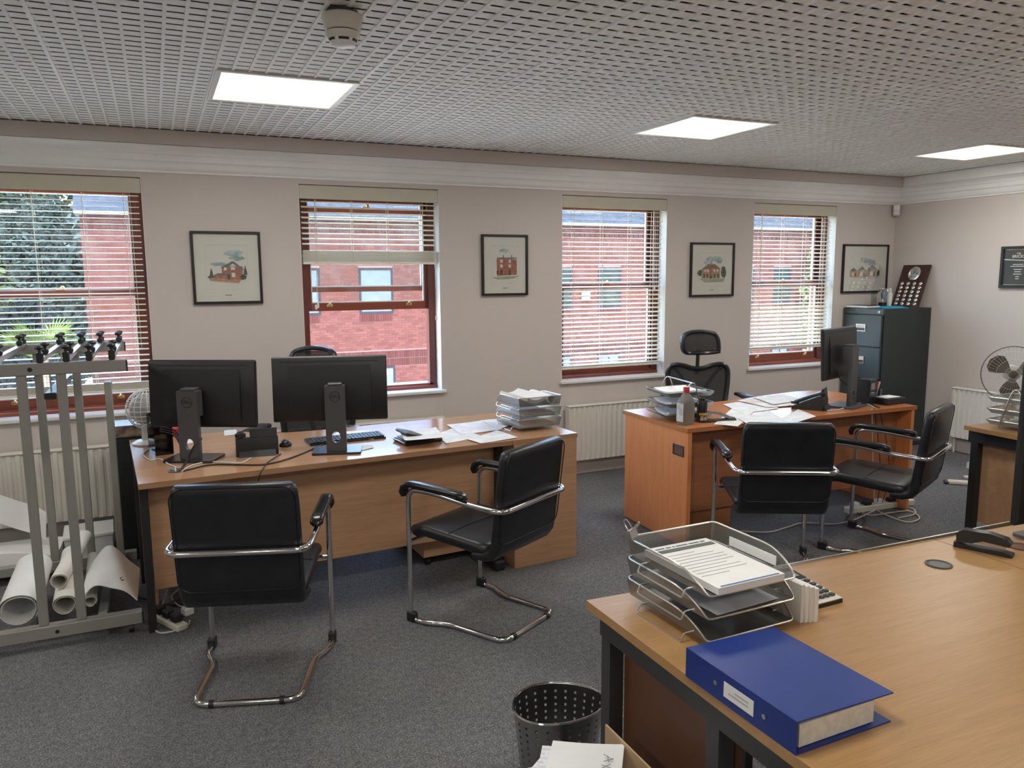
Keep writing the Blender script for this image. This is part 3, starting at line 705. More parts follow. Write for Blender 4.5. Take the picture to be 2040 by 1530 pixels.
# ================================================================== mesh task chairs
def task_chair():
    t = empty('task_chair')
    # star base
    b = MB(); b.lathe([(.045,.07),(.05,.11),(.03,.13)],16)
    b.build('hub', M_black, t)
    for k in range(5):
        a = 2*pi*k/5+.3; d = Vector((cos(a),sin(a),0)); s = Vector((-sin(a),cos(a),0))
        m = MB(); m.tube([d*.03+Vector((0,0,.10)), d*.16+Vector((0,0,.088)), d*.30+Vector((0,0,.072))],[.026,.022,.017],8); l = m.build('base_leg', M_black, t)
        c = MB(); p = d*.30+Vector((0,0,.030))
        for q in (-.014,.014): c.xf(Matrix.Translation(p+s*q) @ Matrix.Rotation(a+pi/2,4,'Z')); c.lathe([(.012,-.010),(.028,-.008),(.030,0),(.028,.008),(.012,.010)],14,(0,0,0),'x')
        c.xf(None); c.tube([p, d*.30+Vector((0,0,.068))],.008,6); c.build('castor', M_black, l)
    MB().lathe([(.030,.11),(.030,.27),(.018,.272),(.018,.40)],14).build('gas_lift', M_black, t)
    s = MB(); cushion(s, [(.26,.452),(.25,.475),(.20,.486)]+lin((.15,.488),(-.18,.474),6)+[(-.21,.468),(-.225,.455)], lambda u: .25*ease(u,.14,.72), lambda u: .075*(.5+.5*ease(u,.08,.3)))
    s.build('seat', M_black, t, ang=60)
    MB().rbox(-.10,.10,-.12,.12,.39,.445,.01).build('mechanism', M_black, t)
    # back frame: outline in (x,z) with curved depth
    def by(z): return -.235-.05*((z-.50)/.5) - .03*sin(pi*(z-.5)/.5)
    out = [(-.20,.53),(-.235,.66),(-.252,.80),(-.245,.885),(-.20,.925),(-.12,.918),(-.06,.898),(0,.890),(.06,.898),(.12,.918),(.20,.925),(.245,.885),(.252,.80),(.235,.66),(.20,.53),(.08,.51),(-.08,.51)]
    pp = smooth_path([(x,by(z),z) for x,z in out+[out[0]]],4)[:-1]
    bf = MB().tube(pp,.025,8,True,1.0,.8).build('back_frame', M_blacks, t)
    me = MB()
    cz = sum(p.z for p in pp)/len(pp); n = len(pp); V = [Vector((0,by(.71)-.012,.71))]+[Vector((p.x*.97,p.y,cz+(p.z-cz)*.97)) for p in pp]
    me.add(V, [(0,1+i,1+(i+1)%n) for i in range(n)]); me.build('back_mesh', M_chmesh, t)
    v = MB()
    for sx in (-1,1): v.tube(smooth_path([(sx*.03,by(.56)-.03,.56),(sx*.05,by(.68)-.035,.68),(sx*.13,by(.82)-.02,.82),(sx*.20,by(.9)-.005,.905)],5),.013,6,False,1.3,.7)
    v.tube([(0,-.10,.42),(0,-.27,.43),(0,-.30,.52),(0,by(.6)-.035,.60)],.022,8); v.build('back_support', M_black, t)
    # head rest
    MB().tube([(0,by(.86)-.02,.84),(0,by(.98)-.01,1.05)],.028,8,False,1,.35).build('headrest_post', M_black, t)
    ho = [(-.155,1.035),(-.150,1.12),(-.13,1.175),(-.08,1.192),(0,1.198),(.08,1.190),(.135,1.165),(.15,1.10),(.125,1.035),(.06,1.022),(-.06,1.022)]
    hy = lambda x: -.265+.045*(x/.15)**2*1.0-.02
    hp = smooth_path([(x,hy(x),z) for x,z in ho+[ho[0]]],4)[:-1]
    h = MB().tube(hp,.022,8,True,1.2,.8).build('headrest', M_blacks, t)
    hm = MB(); n = len(hp); hm.add([Vector((0,hy(0),1.105))]+hp, [(0,1+i,1+(i+1)%n) for i in range(n)]); hm.build('headrest_mesh', M_chmesh, h)
    for sx in (-1,1):
        a = MB(); a.tube([(sx*.18,0,.44),(sx*.29,0,.46),(sx*.30,0,.60),(sx*.30,0,.68)],.018,8); ao = a.build('arm_post', M_black, t)
        q = MB(); q.xf(Matrix.Translation((sx*.30,0,0))); cushion(q, [(.14,.69),(.13,.70)]+lin((.10,.703),(-.10,.703),3)+[(-.13,.70),(-.14,.69)], lambda u: .045*ease(u,.15,.5), lambda u: .03*(.5+.5*ease(u,.1,.3))); q.build('arm_pad', M_black, ao, ang=60)
    return t
tc = task_chair(); tc2 = copy_tree(tc)
tc.location = (3.945,4.93,0); tc.rotation_euler = (0,0,radians(180-22)); tag(tc, 'black mesh task chair with headrest behind the cherry desk', 'chair', 'mesh task chairs')
tc2.location = (.79,4.98,0); tc2.rotation_euler = (0,0,radians(180-32)); tag(tc2, 'black mesh task chair mostly hidden behind the right-hand of two monitors', 'chair', 'mesh task chairs')

# ================================================================== desks
DZ = .75
def arc(c, r, a0, a1, n=8): return [(c[0]+r*cos(radians(a0+(a1-a0)*k/n)), c[1]+r*sin(radians(a0+(a1-a0)*k/n))) for k in range(n+1)]
# --- desk 1 (beech wave desk with two monitors)
D1 = thing('wave_desk', 'beech wave desk carrying two monitors, with its back panel to the viewer', 'desk', (-.122,3.784,0), radians(3.38))
top = [(0,0),(1.895,0),(1.895,.84)]+[(1.5,.84),(.98,.84),(.84,.86),(.72,.92),(.62,1.01),(.54,1.07),(.46,1.09),(0,1.09)]
MB().prism(top,DZ-.026,DZ).build('desktop', M_beech, D1)
MB().box(.045,1.86,.165,.183,.185,DZ-.0265).build('modesty_panel', M_beechv, D1)
for u in (.004, 1.852):
    l = MB(); l.box(u,u+.036,.105,.150,0,DZ-.0265); l.build('leg', M_blackm, D1)
    MB().box(u,u+.036,.151,.78,DZ-.07,DZ-.0265).build('side_rail', M_blackm, D1)
    MB().box(u,u+.036,.781,.83,0,DZ-.0265).build('leg', M_blackm, D1)
MB().box(.041,.058,.19,.78,.10,DZ-.0705).build('end_panel', M_beechv, D1)
MB().rbox(1.78,1.851,.0,.60,.0005,.06,.01).build('foot', M_blackm, D1)
ped = thing('desk_high_pedestal', 'beech desk-high drawer pedestal under the stacked mesh letter trays', 'pedestal', (-.122,3.784,0), radians(3.38))
MB().box(1.905,2.32,-.002,.80,0.0,DZ-.0265).build('body', M_beechv, ped)
MB().box(1.897,2.325,-.004,.84,DZ-.026,DZ).build('worktop', M_beech, ped)
for k in range(3): MB().box(1.915,2.31,.8005,.818,.05+k*.22,.05+k*.22+.21).build('drawer', M_beechv, ped)
mp_ = thing('mobile_pedestal', 'low beech mobile drawer pedestal below the back panel of the two-monitor desk', 'pedestal', (1.31,4.12,0), radians(4))
MB().box(0,.41,0,.54,.062,.56).build('body', M_beechv, mp_)
for k in range(3): MB().box(.006,.404,.5405,.558,.075+k*.16,.075+k*.16+.15).build('drawer', M_beechv, mp_)
for x, y in ((.04,.05),(.37,.05),(.04,.5),(.37,.5)): MB().cyl((x-.012,y,.025),.025,.024,12,'x').tube([(x,y,.03),(x,y,.0615)],.006,6).build('castor', M_black, mp_)

# --- desk 2 (cherry)
D2 = thing('cherry_desk', 'cherry orange desk with left end panel and steel letter tray', 'desk', (2.845,3.733,0), radians(-1.0))
top2 = [(0,0),(1.93,0),(1.93,.74),(1.83,.86),(1.66,.88),(1.40,.845),(1.15,.79),(.9,.745),(.6,.73),(0,.73)]
MB().prism(top2,DZ-.026,DZ).build('desktop', M_cherryt, D2)
ep = MB().box(.012,.040,.006,.715,.006,DZ-.0265).build('end_panel', M_cherry, D2)
hb = MB(); a0,a1,z0,z1 = .045,.155,.565,.632
for q in ((a0,a1,z0,z0+.009),(a0,a1,z1-.009,z1),(a0,a0+.009,z0+.009,z1-.009),(a1-.009,a1,z0+.009,z1-.009)): hb.box(.006,.0118,*q)
hb.build('label_holder', M_dgrey, ep); MB().box(.0095,.0119,a0+.009,a1-.009,z0+.009,z1-.009).build('recess', M_brownp, ep)
MB().box(1.885,1.913,.006,.715,.006,DZ-.0265).build('end_panel', M_cherry, D2)
MB().box(.0405,1.8845,.115,.133,.19,DZ-.0265).build('modesty_panel', M_cherry_shade, D2)
MB().box(.0405,.45,.1335,.70,.012,DZ-.0265).build('drawer_unit', M_cherry_shade, D2)
for k in range(3): MB().box(.046,.445,.7005,.716,.04+k*.225,.04+k*.225+.215).build('drawer', M_cherry, D2)

# --- desk 3 (foreground, pair of light beech desktops)
D3 = thing('light_beech_desk', 'light beech desk in the foreground holding the blue ring binder', 'desk', (1.061,1.835,0))
MB().prism([(0,0),(1.344,-.068),(1.338,-1.45),(0,-1.45)],DZ-.025,DZ).build('desktop', M_beech3, D3)
fr = MB(); fr.box(.028,.075,-1.40,-.030,DZ-.095,DZ-.0255); fr.build('side_rail', M_dgrey, D3)
MB().box(.034,.079,-.075,-.030,0.0,DZ-.0955).build('leg', M_dgrey, D3)
MB().box(.030,.075,-.545,-.500,0.0,DZ-.0955).build('leg', M_dgrey, D3)
MB().box(.03,.075,-.80,-.02,0.0,.03).build('foot', M_dgrey, D3) if False else None
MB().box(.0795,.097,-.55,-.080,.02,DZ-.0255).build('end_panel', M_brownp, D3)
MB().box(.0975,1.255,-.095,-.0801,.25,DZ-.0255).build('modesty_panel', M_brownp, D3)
MB().box(1.26,1.305,-1.40,-.10,0,DZ-.0255).build('leg', M_dgrey, D3)
def grommet(par, x, y, z, cap):
    m = MB(); m.lathe([(.030,.0),(.039,.0),(.040,.003),(.034,.0045),(.030,.001)],24,(x,y,z+.0003)); g_ = m.build('cable_grommet', M_sgrey if not cap else M_brownp, par)
    MB().lathe([(.0001,.0006),(.030,.0006)],20,(x,y,z)).build('grommet_well' if not cap else 'grommet_cap', M_black if not cap else M_brownp, g_)
q = PZ(1870,1125,DZ)-Vector((1.061,1.835,0)); grommet(D3, q.x, q.y, DZ, False)
D3b = thing('second_beech_desk', 'light beech desk joined to the right, under the black stapler', 'desk', (2.409,1.767,0))
MB().prism([(0,0),(1.3,-.066),(1.3,-1.38),(-.006,-1.38)],DZ-.025,DZ).build('desktop', M_beech3, D3b)
for x in (.03,1.2): MB().box(x,x+.045,-.75,-.08,0,DZ-.0255).build('leg', M_dgrey, D3b)
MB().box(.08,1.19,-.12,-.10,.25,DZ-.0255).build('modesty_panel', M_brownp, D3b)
q = PZ(2034,1090,DZ)-Vector((2.409,1.767,0)); grommet(D3b, q.x, q.y, DZ, True)
# clear divider standing behind the foreground desks
s0, s1 = PZ(1430,1150,.76), PZ(2030,1035,.76)
dv = thing('desk_divider', 'clear acrylic divider panel edging the far side of the foreground desks', 'divider', (s0.x,s0.y,0), atan2(s1.y-s0.y,s1.x-s0.x))
Ld = (s1-s0).length+.6
MB().box(-.05,Ld,-.003,.003,.30,.758).build('panel', M_acryl, dv); MB().box(-.05,Ld,-.0025,.0025,.7582,.7596).build('top_edge', M_silver, dv)
for x in (.1,1.1,Ld-.3): MB().box(x,x+.03,-.035,.012,0,.34).build('bracket', M_dgrey, dv)

# --- desk 4 (right edge)
D4 = thing('far_right_desk', 'beech desk at the right edge with black legs under the wire baskets', 'desk', (4.40,3.085,0), radians(-3))
MB().box(0,1.5,-.80,0,DZ-.025,DZ).build('desktop', M_beech3, D4)
MB().box(.03,.075,-.075,-.030,0,DZ-.0955).build('leg', M_blackm, D4); MB().box(.03,.075,-.78,-.735,0,DZ-.0955).build('leg', M_blackm, D4)
MB().box(.028,.078,-.78,-.012,DZ-.095,DZ-.0255).build('side_rail', M_blackm, D4)
MB().box(.08,.098,-.73,-.06,.16,DZ-.0255).build('end_panel', M_beechv, D4); MB().box(1.4,1.45,-.78,-.03,0,DZ-.0255).build('leg', M_blackm, D4)

# ================================================================== monitors
def monitor(w, h, zb, neck_top, label, loc, rz, tilt=3, dx=0, logo=True, base=(.25,.18)):
    t = thing('monitor', label, 'monitor', loc, rz, 'black desktop monitors')     # local: rear faces -y, stands at origin, screen centre at y=+.085
    yc = .09; p = MB(); Mx = Matrix.Translation((dx,yc,zb)) @ Matrix.Rotation(radians(-tilt),4,'X'); p.xf(Mx)
    p.rbox(-w/2,w/2,-.010,.012,0,h,.006)
    p.prism([(-.010,.006),(-.018,.02),(-.018,h-.02),(-.010,h-.006)],-w/2+.004,w/2-.004,'x')
    pn = p.build('panel', M_black, t)
    q = MB().xf(Mx); q.prism([(-.0181,.02),(-.026,.05),(-.027,h*.60),(-.0181,h*.86)],-w*.36,w*.36,'x'); q.build('rear_housing', M_black, pn)
    sc = MB().xf(Mx); sc.box(-w/2+.008,w/2-.008,.0121,.0126,.012,h-.008); sc.build('screen', plain('screen_glass',(.01,.01,.012),.1), pn)
    vt = MB().xf(Mx); vt.box(-w*.42,w*.42,-.0186,-.0181,h-.030,h-.026); vt.build('vent_slot', M_blackm, pn)
    n = MB(); nt_, nb = neck_top, .012; hw = .052
    hole = [(.023*cos(a),.085+.030*sin(a)) for a in [2*pi*k/20 for k in range(20)]]
    y0, y1 = -.018, .008
    for ya, fl in ((y0,False),(y1,True)):     # two faces with a round cable hole
        V = [(x,ya,z) for x, z in hole]+[(-hw,ya,nb),(hw,ya,nb),(hw,ya,nt_),(-hw,ya,nt_)]; F = []
        corner = lambda k: 22 if k < 5 else (23 if k < 10 else (20 if k < 15 else 21))
        for k in range(20):
            F.append((k,(k+1)%20,corner(k)) if True else None)
        F += [(5,22,23),(10,23,20),(15,20,21),(0,21,22)]
        F = [f[::-1] for f in F] if not fl else F
        n.add(V, [f[::-1] for f in F])
    n.quad((-hw,y0,nb),(-hw,y1,nb),(-hw,y1,nt_),(-hw,y0,nt_)).quad((hw,y1,nb),(hw,y0,nb),(hw,y0,nt_),(hw,y1,nt_)).quad((-hw,y0,nt_),(-hw,y1,nt_),(hw,y1,nt_),(hw,y0,nt_)[:3])
    n.quad((-hw,y1,nb),(-hw,y0,nb),(hw,y0,nb),(hw,y1,nb))
    n.add([(x,y0,z) for x, z in hole]+[(x,y1,z) for x, z in hole], [(k,(k+1)%20,20+(k+1)%20,20+k) for k in range(20)])
    nk = n.build('stand_neck', M_sgrey, t, ang=30)
    MB().rbox(-.036,.036,-.010,.052,nt_+.0005,nt_+.012,.003).box(-.05,.05,.0085,.047,nt_-.13,nt_).build('mounting_arm', M_sgrey, nk)
    if logo:
        MB().tube([(.026*cos(a),y0-.0008,nt_-.055+.026*sin(a)) for a in [2*pi*k/28 for k in range(28)]],.0016,5,True).build('emblem_ring', M_black, nk)
        lt = mk('lettering', text_mesh('DELL',.020,M_black), nk, (0,y0-.0009,nt_-.055)); lt.rotation_euler = (pi/2,0,0)
    bm = MB(); bm.prism(rrect(-base[0]/2,base[0]/2,-base[1]/2+.03,base[1]/2+.03,.012,3),.0005,.0115); bm.build('stand_base', M_sgrey if not logo else M_blacks, t)
    return t
def on1(u, v): return D1.matrix_basis @ Vector((u,v,DZ))
D1.matrix_basis; bpy.context.view_layer.update()
def at_floor(l, z): return (l[0], l[1], z)
an = radians(-27); c1 = Vector((.19,4.235)); o1 = c1-Vector((-sin(an),cos(an)))*.09-Vector((cos(an),sin(an)))*.035
monitor(.555,.345,.905-DZ,.355,'black monitor seen from behind, the left of two on the wave desk',(o1.x,o1.y,DZ),an,dx=.035)
an = radians(-16); c2 = Vector((.815,4.125)); o2 = c2-Vector((-sin(an),cos(an)))*.09+Vector((cos(an),sin(an)))*.03
monitor(.595,.345,.905-DZ,.355,'black monitor seen from behind, the right of two on the wave desk',(o2.x,o2.y,DZ),an,dx=-.03)
an = radians(20); c3 = Vector((4.30,3.96)); o3 = c3-Vector((-sin(an),cos(an)))*.09
m3 = monitor(.53,.35,.945-DZ,.42,'black monitor on the cherry desk seen edge-on from behind',(o3.x,o3.y,DZ),an,logo=False,base=(.24,.20))
# monitor at the right picture edge, on the second foreground desk
monitor(.33,.56,.05,.40,'black upright monitor cut by the right picture edge on the foreground desk',(2.80,1.55,DZ),radians(-4),tilt=0,logo=False)
# ================================================================== plan rack on the left
def plan_rack():
    t = thing('plan_rack', 'grey metal trolley rack for hanging drawings, standing at the left', 'rack', (-.62,4.40,0))
    F_, B_ = -.46, .47; X0, X1 = -.95, .48
    def bar(nm, x0, x1, y0, y1, z0, z1, mat=M_rack): return MB().rbox(x0,x1,y0,y1,z0,z1,.003).build(nm, mat, t)
    for y, z, e in ((F_,1.247,X1),(B_,1.262,X1-.035)):
        o = bar('top_rail', X0, e, y-.015, y+.015, z, z+.053)
        MB().box(e+.0002,e+.006,y-.013,y+.013,z-.002,z+.050).build('end_cap', M_black, o)
        MB().cyl((.105,y-.016,z+.026),.010,.0165,12,'y').build('bolt', M_black, o)
    o = bar('bottom_rail', X0, X1-.01, F_-.025, F_+.025, .045, .104); MB().box(X1-.0098,X1-.004,F_-.024,F_+.024,.046,.103).build('end_cap', M_black, o)
    MB().cyl((.12,F_-.0262,.074),.009,.004,12,'y').build('bolt', M_black, o)
    bar('bottom_rail', X0, X1-.05, B_-.025, B_+.025, .05, .102)
    for x in (.068, .219): bar('upright', x-.0195, x+.0195, F_-.012, F_+.012, .1042, 1.2468)
    for x in (.020, .200): bar('upright', x-.02, x+.02, B_-.012, B_+.012, .1022, 1.2618)
    bar('upright', .335, .372, B_-.10, B_-.075, .1022, 1.10); bar('brace', .335, .372, B_-.0748, B_-.013, 1.06, 1.10)
    bar('brace', .335,.372, B_-.0748, B_-.0255, .06, .10)
    for x in (-.80,.30): bar('cross_rail', x-.02, x+.02, F_+.0255, B_-.0255, .055, .095)
    # hanging bars with clamp knobs
    for x in (-.34,-.16,-.035,.145,.245,.335,.425):
        h = MB(); h.box(x-.012,x+.012,F_+.02,B_-.02,1.302,1.322).box(x-.014,x-.010,F_+.02,B_-.02,1.285,1.322); ho = h.build('hanger_bar', M_steel, t)
        for y in (F_+.0, F_+.20, B_-.14, B_-.01):
            MB().rbox(x-.013,x+.013,y-.016,y+.016,1.300 if abs(y-F_)<.05 or abs(y-B_)<.05 else 1.3225,1.345,.004).tube([(x,y,1.345),(x,y,1.362)],.006,8).ball((x,y,1.366),.019,10,6,(1,1,.55)).build('clamp_knob', M_black, ho)
    # lower plan clamps hanging between the frames
    for x, z in ((-.30,1.16),(.155,1.14)):
        c = MB(); c.rbox(x-.02,x+.03,F_+.10,B_-.12,z-.02,z+.012,.005); co = c.build('plan_clamp', M_blacks, t)
        MB().tube([(x,F_+.2,z+.0125),(x,F_+.2,1.284)],.004,6).build('clamp_hook', M_steel, co); MB().tube([(x,B_-.22,z+.0125),(x,B_-.22,1.284)],.004,6).build('clamp_hook', M_steel, co)
    for x, y in ((X1-.10,B_),(X1-.30,B_),(X0+.1,B_),(X0+.1,F_),(X1-.06,F_)):
        big = y == B_
        w = MB(); w.lathe([(.010,-.012),(.022,-.011),(.024,0),(.022,.011),(.010,.012)],14,(x,y,.0245),'x'); w.tube([(x,y,.03),(x,y,.0495 if big else .0445)],.006,6); w.build('castor', M_black, t)
    return t
plan_rack()
def roll(label, p0, p1, r, flat=1.0, mat=M_paper2, turns=1.6, th=.0025, group='rolled drawings'):
    """rolled drawing lying from p0 to p1; open spiral end"""
    p0, p1 = Vector(p0), Vector(p1); d = (p1-p0).normalized(); s = d.cross(Vector((0,0,1))).normalized(); u = s.cross(d)
    n = int(26*turns); ring = []
    for k in range(n+1):
        a = 2*pi*turns*k/n-.6; rr = r*(1-.22*k/n)+.002*sin(3*a); ring.append((rr*cos(a), rr*sin(a)*flat))
    def fn(a, b):
        i = a*n; k = min(int(i), n-1); f = i-k; x = ring[k][0]*(1-f)+ring[k+1][0]*f; z = ring[k][1]*(1-f)+ring[k+1][1]*f
        return Vector((0,0,0))+d*((p1-p0).length*b)+s*x+u*z
    m = MB(); m.grid(fn, n, 6, th); o = m.build('rolled_drawing', mat, loc=p0, ang=50)
    return tag(o, label, 'paper roll', group)
roll('fat white rolled drawing under the rack, nearest the left picture edge', (-.655,3.99,.175), (-.66,4.56,.185), .082, .9, M_paper)
roll('slim cream rolled drawing standing proud between the rack uprights', (-.475,4.02,.155), (-.50,4.72,.175), .050, .95)
roll('thin cream rolled drawing wedged on top between the rack uprights', (-.50,4.10,.245), (-.44,4.75,.255), .036)
roll('narrow white rolled drawing resting on the front rail by the second upright', (-.372,4.06,.138), (-.40,4.70,.150), .026)
def fsheet(u, v):
    x = .235*u-.02+.02*v; z = .02+.13*sin(pi*min(1,(.15+.85*u)))*(.75+.25*v)+.012*sin(9*u+4*v)
    return (x, .46*v+.02*sin(5*u), z)
m = MB(); m.grid(fsheet, 18, 10, .003)
fo = m.build('folded_drawing', M_paper, loc=(-.385,4.01,.105), rz=radians(2), ang=60); tag(fo, 'creased white folded drawing with an ink mark at the foot of the rack', 'paper')
dig = mk('ink_mark', text_mesh('2',.035,M_black), fo, (.155,.028,.125)); dig.rotation_euler = (radians(62),radians(20),radians(170))
m = MB(); m.grid(lambda u,v: (.50*u,.30*v,.012*sin(4*u+3*v)+.10*u*(1-u)), 12, 8, .10); tag(m.build('paper_stack', M_paper, loc=(-1.10,4.93,.13), rz=radians(-4)), 'thick sagging stack of white drawings behind the rack', 'paper stack')
m = MB(); m.grid(lambda u,v: (.36*u,.10*v+.03*sin(3*u),.20+.14*v-.16*u*u+.01*sin(8*u)), 14, 6, .004); tag(m.build('drawing_sheet', M_paper, loc=(-1.02,5.05,.12)), 'large white drawing sheet leaning over the stack behind the rack', 'paper')
bx = thing('archive_box', 'white box of drawings on the floor at the back of the rack', 'box', (-.58,5.12,0), radians(3))
MB().rbox(0,.26,0,.26,.0,.13,.004).build('box_body', M_whitep, bx); MB().rbox(-.006,.266,-.006,.266,.1305,.152,.004).build('box_lid', M_paper, bx)

# ================================================================== left end of the wave desk
tw = thing('computer_tower', 'slim black tower standing behind the left end of the wave desk', 'computer', (-.285,4.99,0))
MB().rbox(0,.20,0,.42,.012,.745,.006).build('case', M_black, tw)
for x, y in ((.02,.03),(.18,.03),(.02,.39),(.18,.39)): MB().cyl((x,y,0),.012,.0118,10).build('foot', M_black, tw)
MB().box(.02,.18,-.002,-.0002,.60,.70).build('drive_panel', M_blacks, tw)
bk = thing('thick_book', 'thick paperback lying on the black tower behind the white globe fan', 'book', (-.275,4.985,.7455), radians(1))
M_cover = plain('book_cover', (.17,.12,.085), .5, var=.7, vs=22); M_cover2 = plain('book_top_cover', (.36,.46,.55), .3, var=.1)
MB().box(0,.165,0,.004,.002,.066).build('spine', M_cover, bk); MB().box(.002,.162,.0045,.21,.004,.064).build('pages', M_paper2, bk)
MB().box(0,.165,.0,.215,.0662,.069).build('cover', M_cover2, bk); MB().box(0,.165,.0045,.215,.0,.0018).build('cover', M_cover2, bk)
gf = PZ(299,883,DZ)
gfan = thing('globe_fan', 'white globe-shaped desk fan half hidden behind the left monitor', 'fan', (gf.x,gf.y,DZ))
MB().lathe([(.085,.0),(.09,.008),(.075,.018),(.04,.026),(.038,.10)],24).build('stand', M_whitep, gfan)
cg = MB(); zc, rr = .195, .112
for k in range(11):
    a = -1.2+2.4*k/10; cg.tube([(rr*cos(a)*cos(q),rr*cos(a)*sin(q),zc+rr*sin(a)) for q in [2*pi*j/28 for j in range(28)]],.0022,5,True)
for k in range(20):
    a = 2*pi*k/20; cg.tube([(rr*cos(e)*cos(a),rr*cos(e)*sin(a),zc+rr*sin(e)) for e in [-1.35+2.7*j/12 for j in range(13)]],.0022,5)
cg.build('cage', M_whitep, gfan); MB().ball((0,0,zc),.092,16,10).build('shell', plain('fan_shell',(.42,.42,.42),.5), gfan)
def on(px, py, z=DZ): return PZ(px, py, z)
# smoked file holder with leads
p = on(318,908); fh = thing('file_holder', 'smoked acrylic file holder beside the left monitor stand', 'file holder', (p.x-.02,p.y+.0,DZ), radians(8))
for a in ((0,.004,0,.24,.19),(.086,.09,0,.24,.19),(.0045,.0855,0,.004,.15),(.0045,.0855,.236,.24,.19)): MB().box(a[0],a[1],a[2],a[3],.0035,a[4]).build('side', M_smoke, fh)
MB().box(0,.09,0,.24,0,.003).build('bottom', M_smoke, fh)
tag(MB().box(0,.025,0,.20,0,.21).build('notebook', M_paper2, loc=(p.x+.005,p.y+.03,DZ+.0035), rz=radians(8)), 'cream notebook in the smoked file holder', 'notebook')
def sheet(pxs, z=DZ, mat=M_print, label='', th=.0008, curl=0, name='paper_sheet', cat='paper', group='loose papers'):
    """sheet of paper given by its four photo corners on the desk plane"""
    P = [PZ(x, y, z+.001) for x, y in pxs]; c = sum(P, Vector())/4; q = [p_-c for p_ in P]
    def fn(u, v):
        a = q[0]*(1-u)+q[1]*u; b_ = q[3]*(1-u)+q[2]*u; r_ = a*(1-v)+b_*v; return r_+Vector((0,0,curl*(u-.5)**2+.0007*sin(6*u+4*v)))
    m = MB(); m.grid(fn, 6, 6, -th if False else th); o = m.build(name, mat, loc=c, ang=60); return tag(o, label, cat, group)
tag(MB().rbox(-.03,.03,-.02,.02,0,.05,.006).build('red_box', M_red, loc=(*on(352,868)[:2],DZ)), 'small red box behind the left monitor stand', 'box')
sheet(((366,858),(390,850),(400,880),(370,884)), DZ, M_print, 'printed sheet behind the left monitor stand')
sheet(((446,858),(470,855),(474,866),(447,868)), DZ, M_print2, 'white form at the back corner of the wave desk')

# ---- phones
def desk_phone(loc, rz, label):
    t = thing('desk_phone', label, 'phone', loc, rz, 'black desk phones')     # local: front faces +y, rear to -y
    b = MB(); b.prism([(-.09,.0),(.11,.0),(.11,.018),(-.055,.095),(-.085,.095),(-.095,.05)],-.105,.105,'x'); b.build('body', M_black, t)
    MB().prism([(-.088,.0965),(-.060,.0965),(-.072,.140),(-.080,.140)],-.035,.10,'x').build('display', M_blacks, t)
    h = MB(); h.tube(smooth_path([(-.080,-.075,.118),(-.080,-.02,.098),(-.080,.05,.066),(-.080,.095,.045)],5),.017,8,False,1.3,.8); ho = h.build('handset', M_blacks, t)
    MB().lathe([(.012,-.012),(.027,-.008),(.028,.008),(.014,.014)],14,(-.080,-.078,.110)).build('earpiece', M_blacks, ho); MB().lathe([(.012,-.010),(.027,-.008),(.028,.008),(.014,.012)],14,(-.080,.092,.045)).build('mouthpiece', M_blacks, ho)
    for i in range(3):
        for j in range(4): MB().box(-.015+i*.028,.005+i*.028,-.010+j*.024,.006+j*.024,.060-j*.0112,.074-j*.0112).build('key', M_dgrey, t)
    MB().prism([(-.10,.0),(-.0955,.0),(-.0955,.03),(-.12,.0)],-.09,.09,'x').build('foot_stand', M_black, t)
    return t
p = on(516,905); desk_phone((p.x,p.y+.06,DZ), radians(-6), 'black desk phone seen from behind between the two monitors')
ms = thing('mouse', 'black computer mouse beside the phone behind the right monitor', 'mouse', (*on(569,889)[:2],DZ), radians(20))
MB().ball((0,0,.0),.034,14,10,(.9,1.55,1.0)).build('shell', M_blacks, ms) if False else MB().lathe([(.033,.0),(.034,.012),(.028,.026),(.015,.034),(.0001,.036)],18).build('shell', M_blacks, ms)
MB().box(-.003,.003,.005,.02,.0345,.038).build('wheel', M_dgrey, ms)
def keyboard(loc, rz, label):
    t = thing('keyboard', label, 'keyboard', loc, rz); MB().prism([(-.07,.0),(.07,.0),(.07,.018),(-.07,.010)],-.215,.215,'x').build('case', M_black, t)
    km = MB().box(-.0085,.0085,-.0085,.0085,0,.007).mesh('key', M_dgrey, 0)
    for j in range(5):
        for i in range(20): mk('key', km, t, (-.202+i*.0212,-.052+j*.0235,.0122+j*.00135))
    return t
p = on(700,880); keyboard((p.x-.02,p.y+.06,DZ), radians(3), 'black keyboard behind the right monitor stand')
# black zipped organiser
p = on(838,882); og = thing('zip_organiser', 'open black zipped organiser with papers on the wave desk', 'organiser', (p.x,p.y+.05,DZ), radians(8))
MB().rbox(-.115,.115,-.085,.085,0,.022,.008).build('lower_cover', M_leather, og)
MB().xf(Matrix.Translation((-.02,-.06,.034)) @ Matrix.Rotation(radians(16),4,'Y')).rbox(-.09,.135,-.02,.13,0,.018,.006).build('upper_cover', M_leather, og)
MB().rbox(-.095,.10,-.07,.075,.0225,.030,.002).build('pages', M_paper, og)
MB().tube([(-.117,-.08,.016),(-.117,.08,.016)],.003,6).build('zip', M_steel, og)
PS = [(((797,862),(868,852),(886,872),(806,878)),M_print,'printed sheet resting over the zipped organiser',.046),
 (((868,866),(905,852),(962,870),(888,884)),M_print,'printed sheet lying right of the zipped organiser',.0),
 (((890,847),(962,838),(1002,856),(918,866)),M_print2,'bluish form at the back of the wave desk',.001),
 (((958,838),(1012,832),(1022,846),(990,856)),M_print2,'folded plan sheet tucked toward the mesh trays',.004),
 (((930,876),(990,858),(1032,872),(958,884)),M_print,'grey printed sheet near the front edge by the mesh trays',.0015),
 (((636,880),(672,862),(735,858),(745,876)),M_paper,'blank white sheet behind the right monitor stand',.001),
 (((655,895),(735,886),(745,892),(690,905)),M_paper,'white sheet under the right monitor stand edge',.0005)]
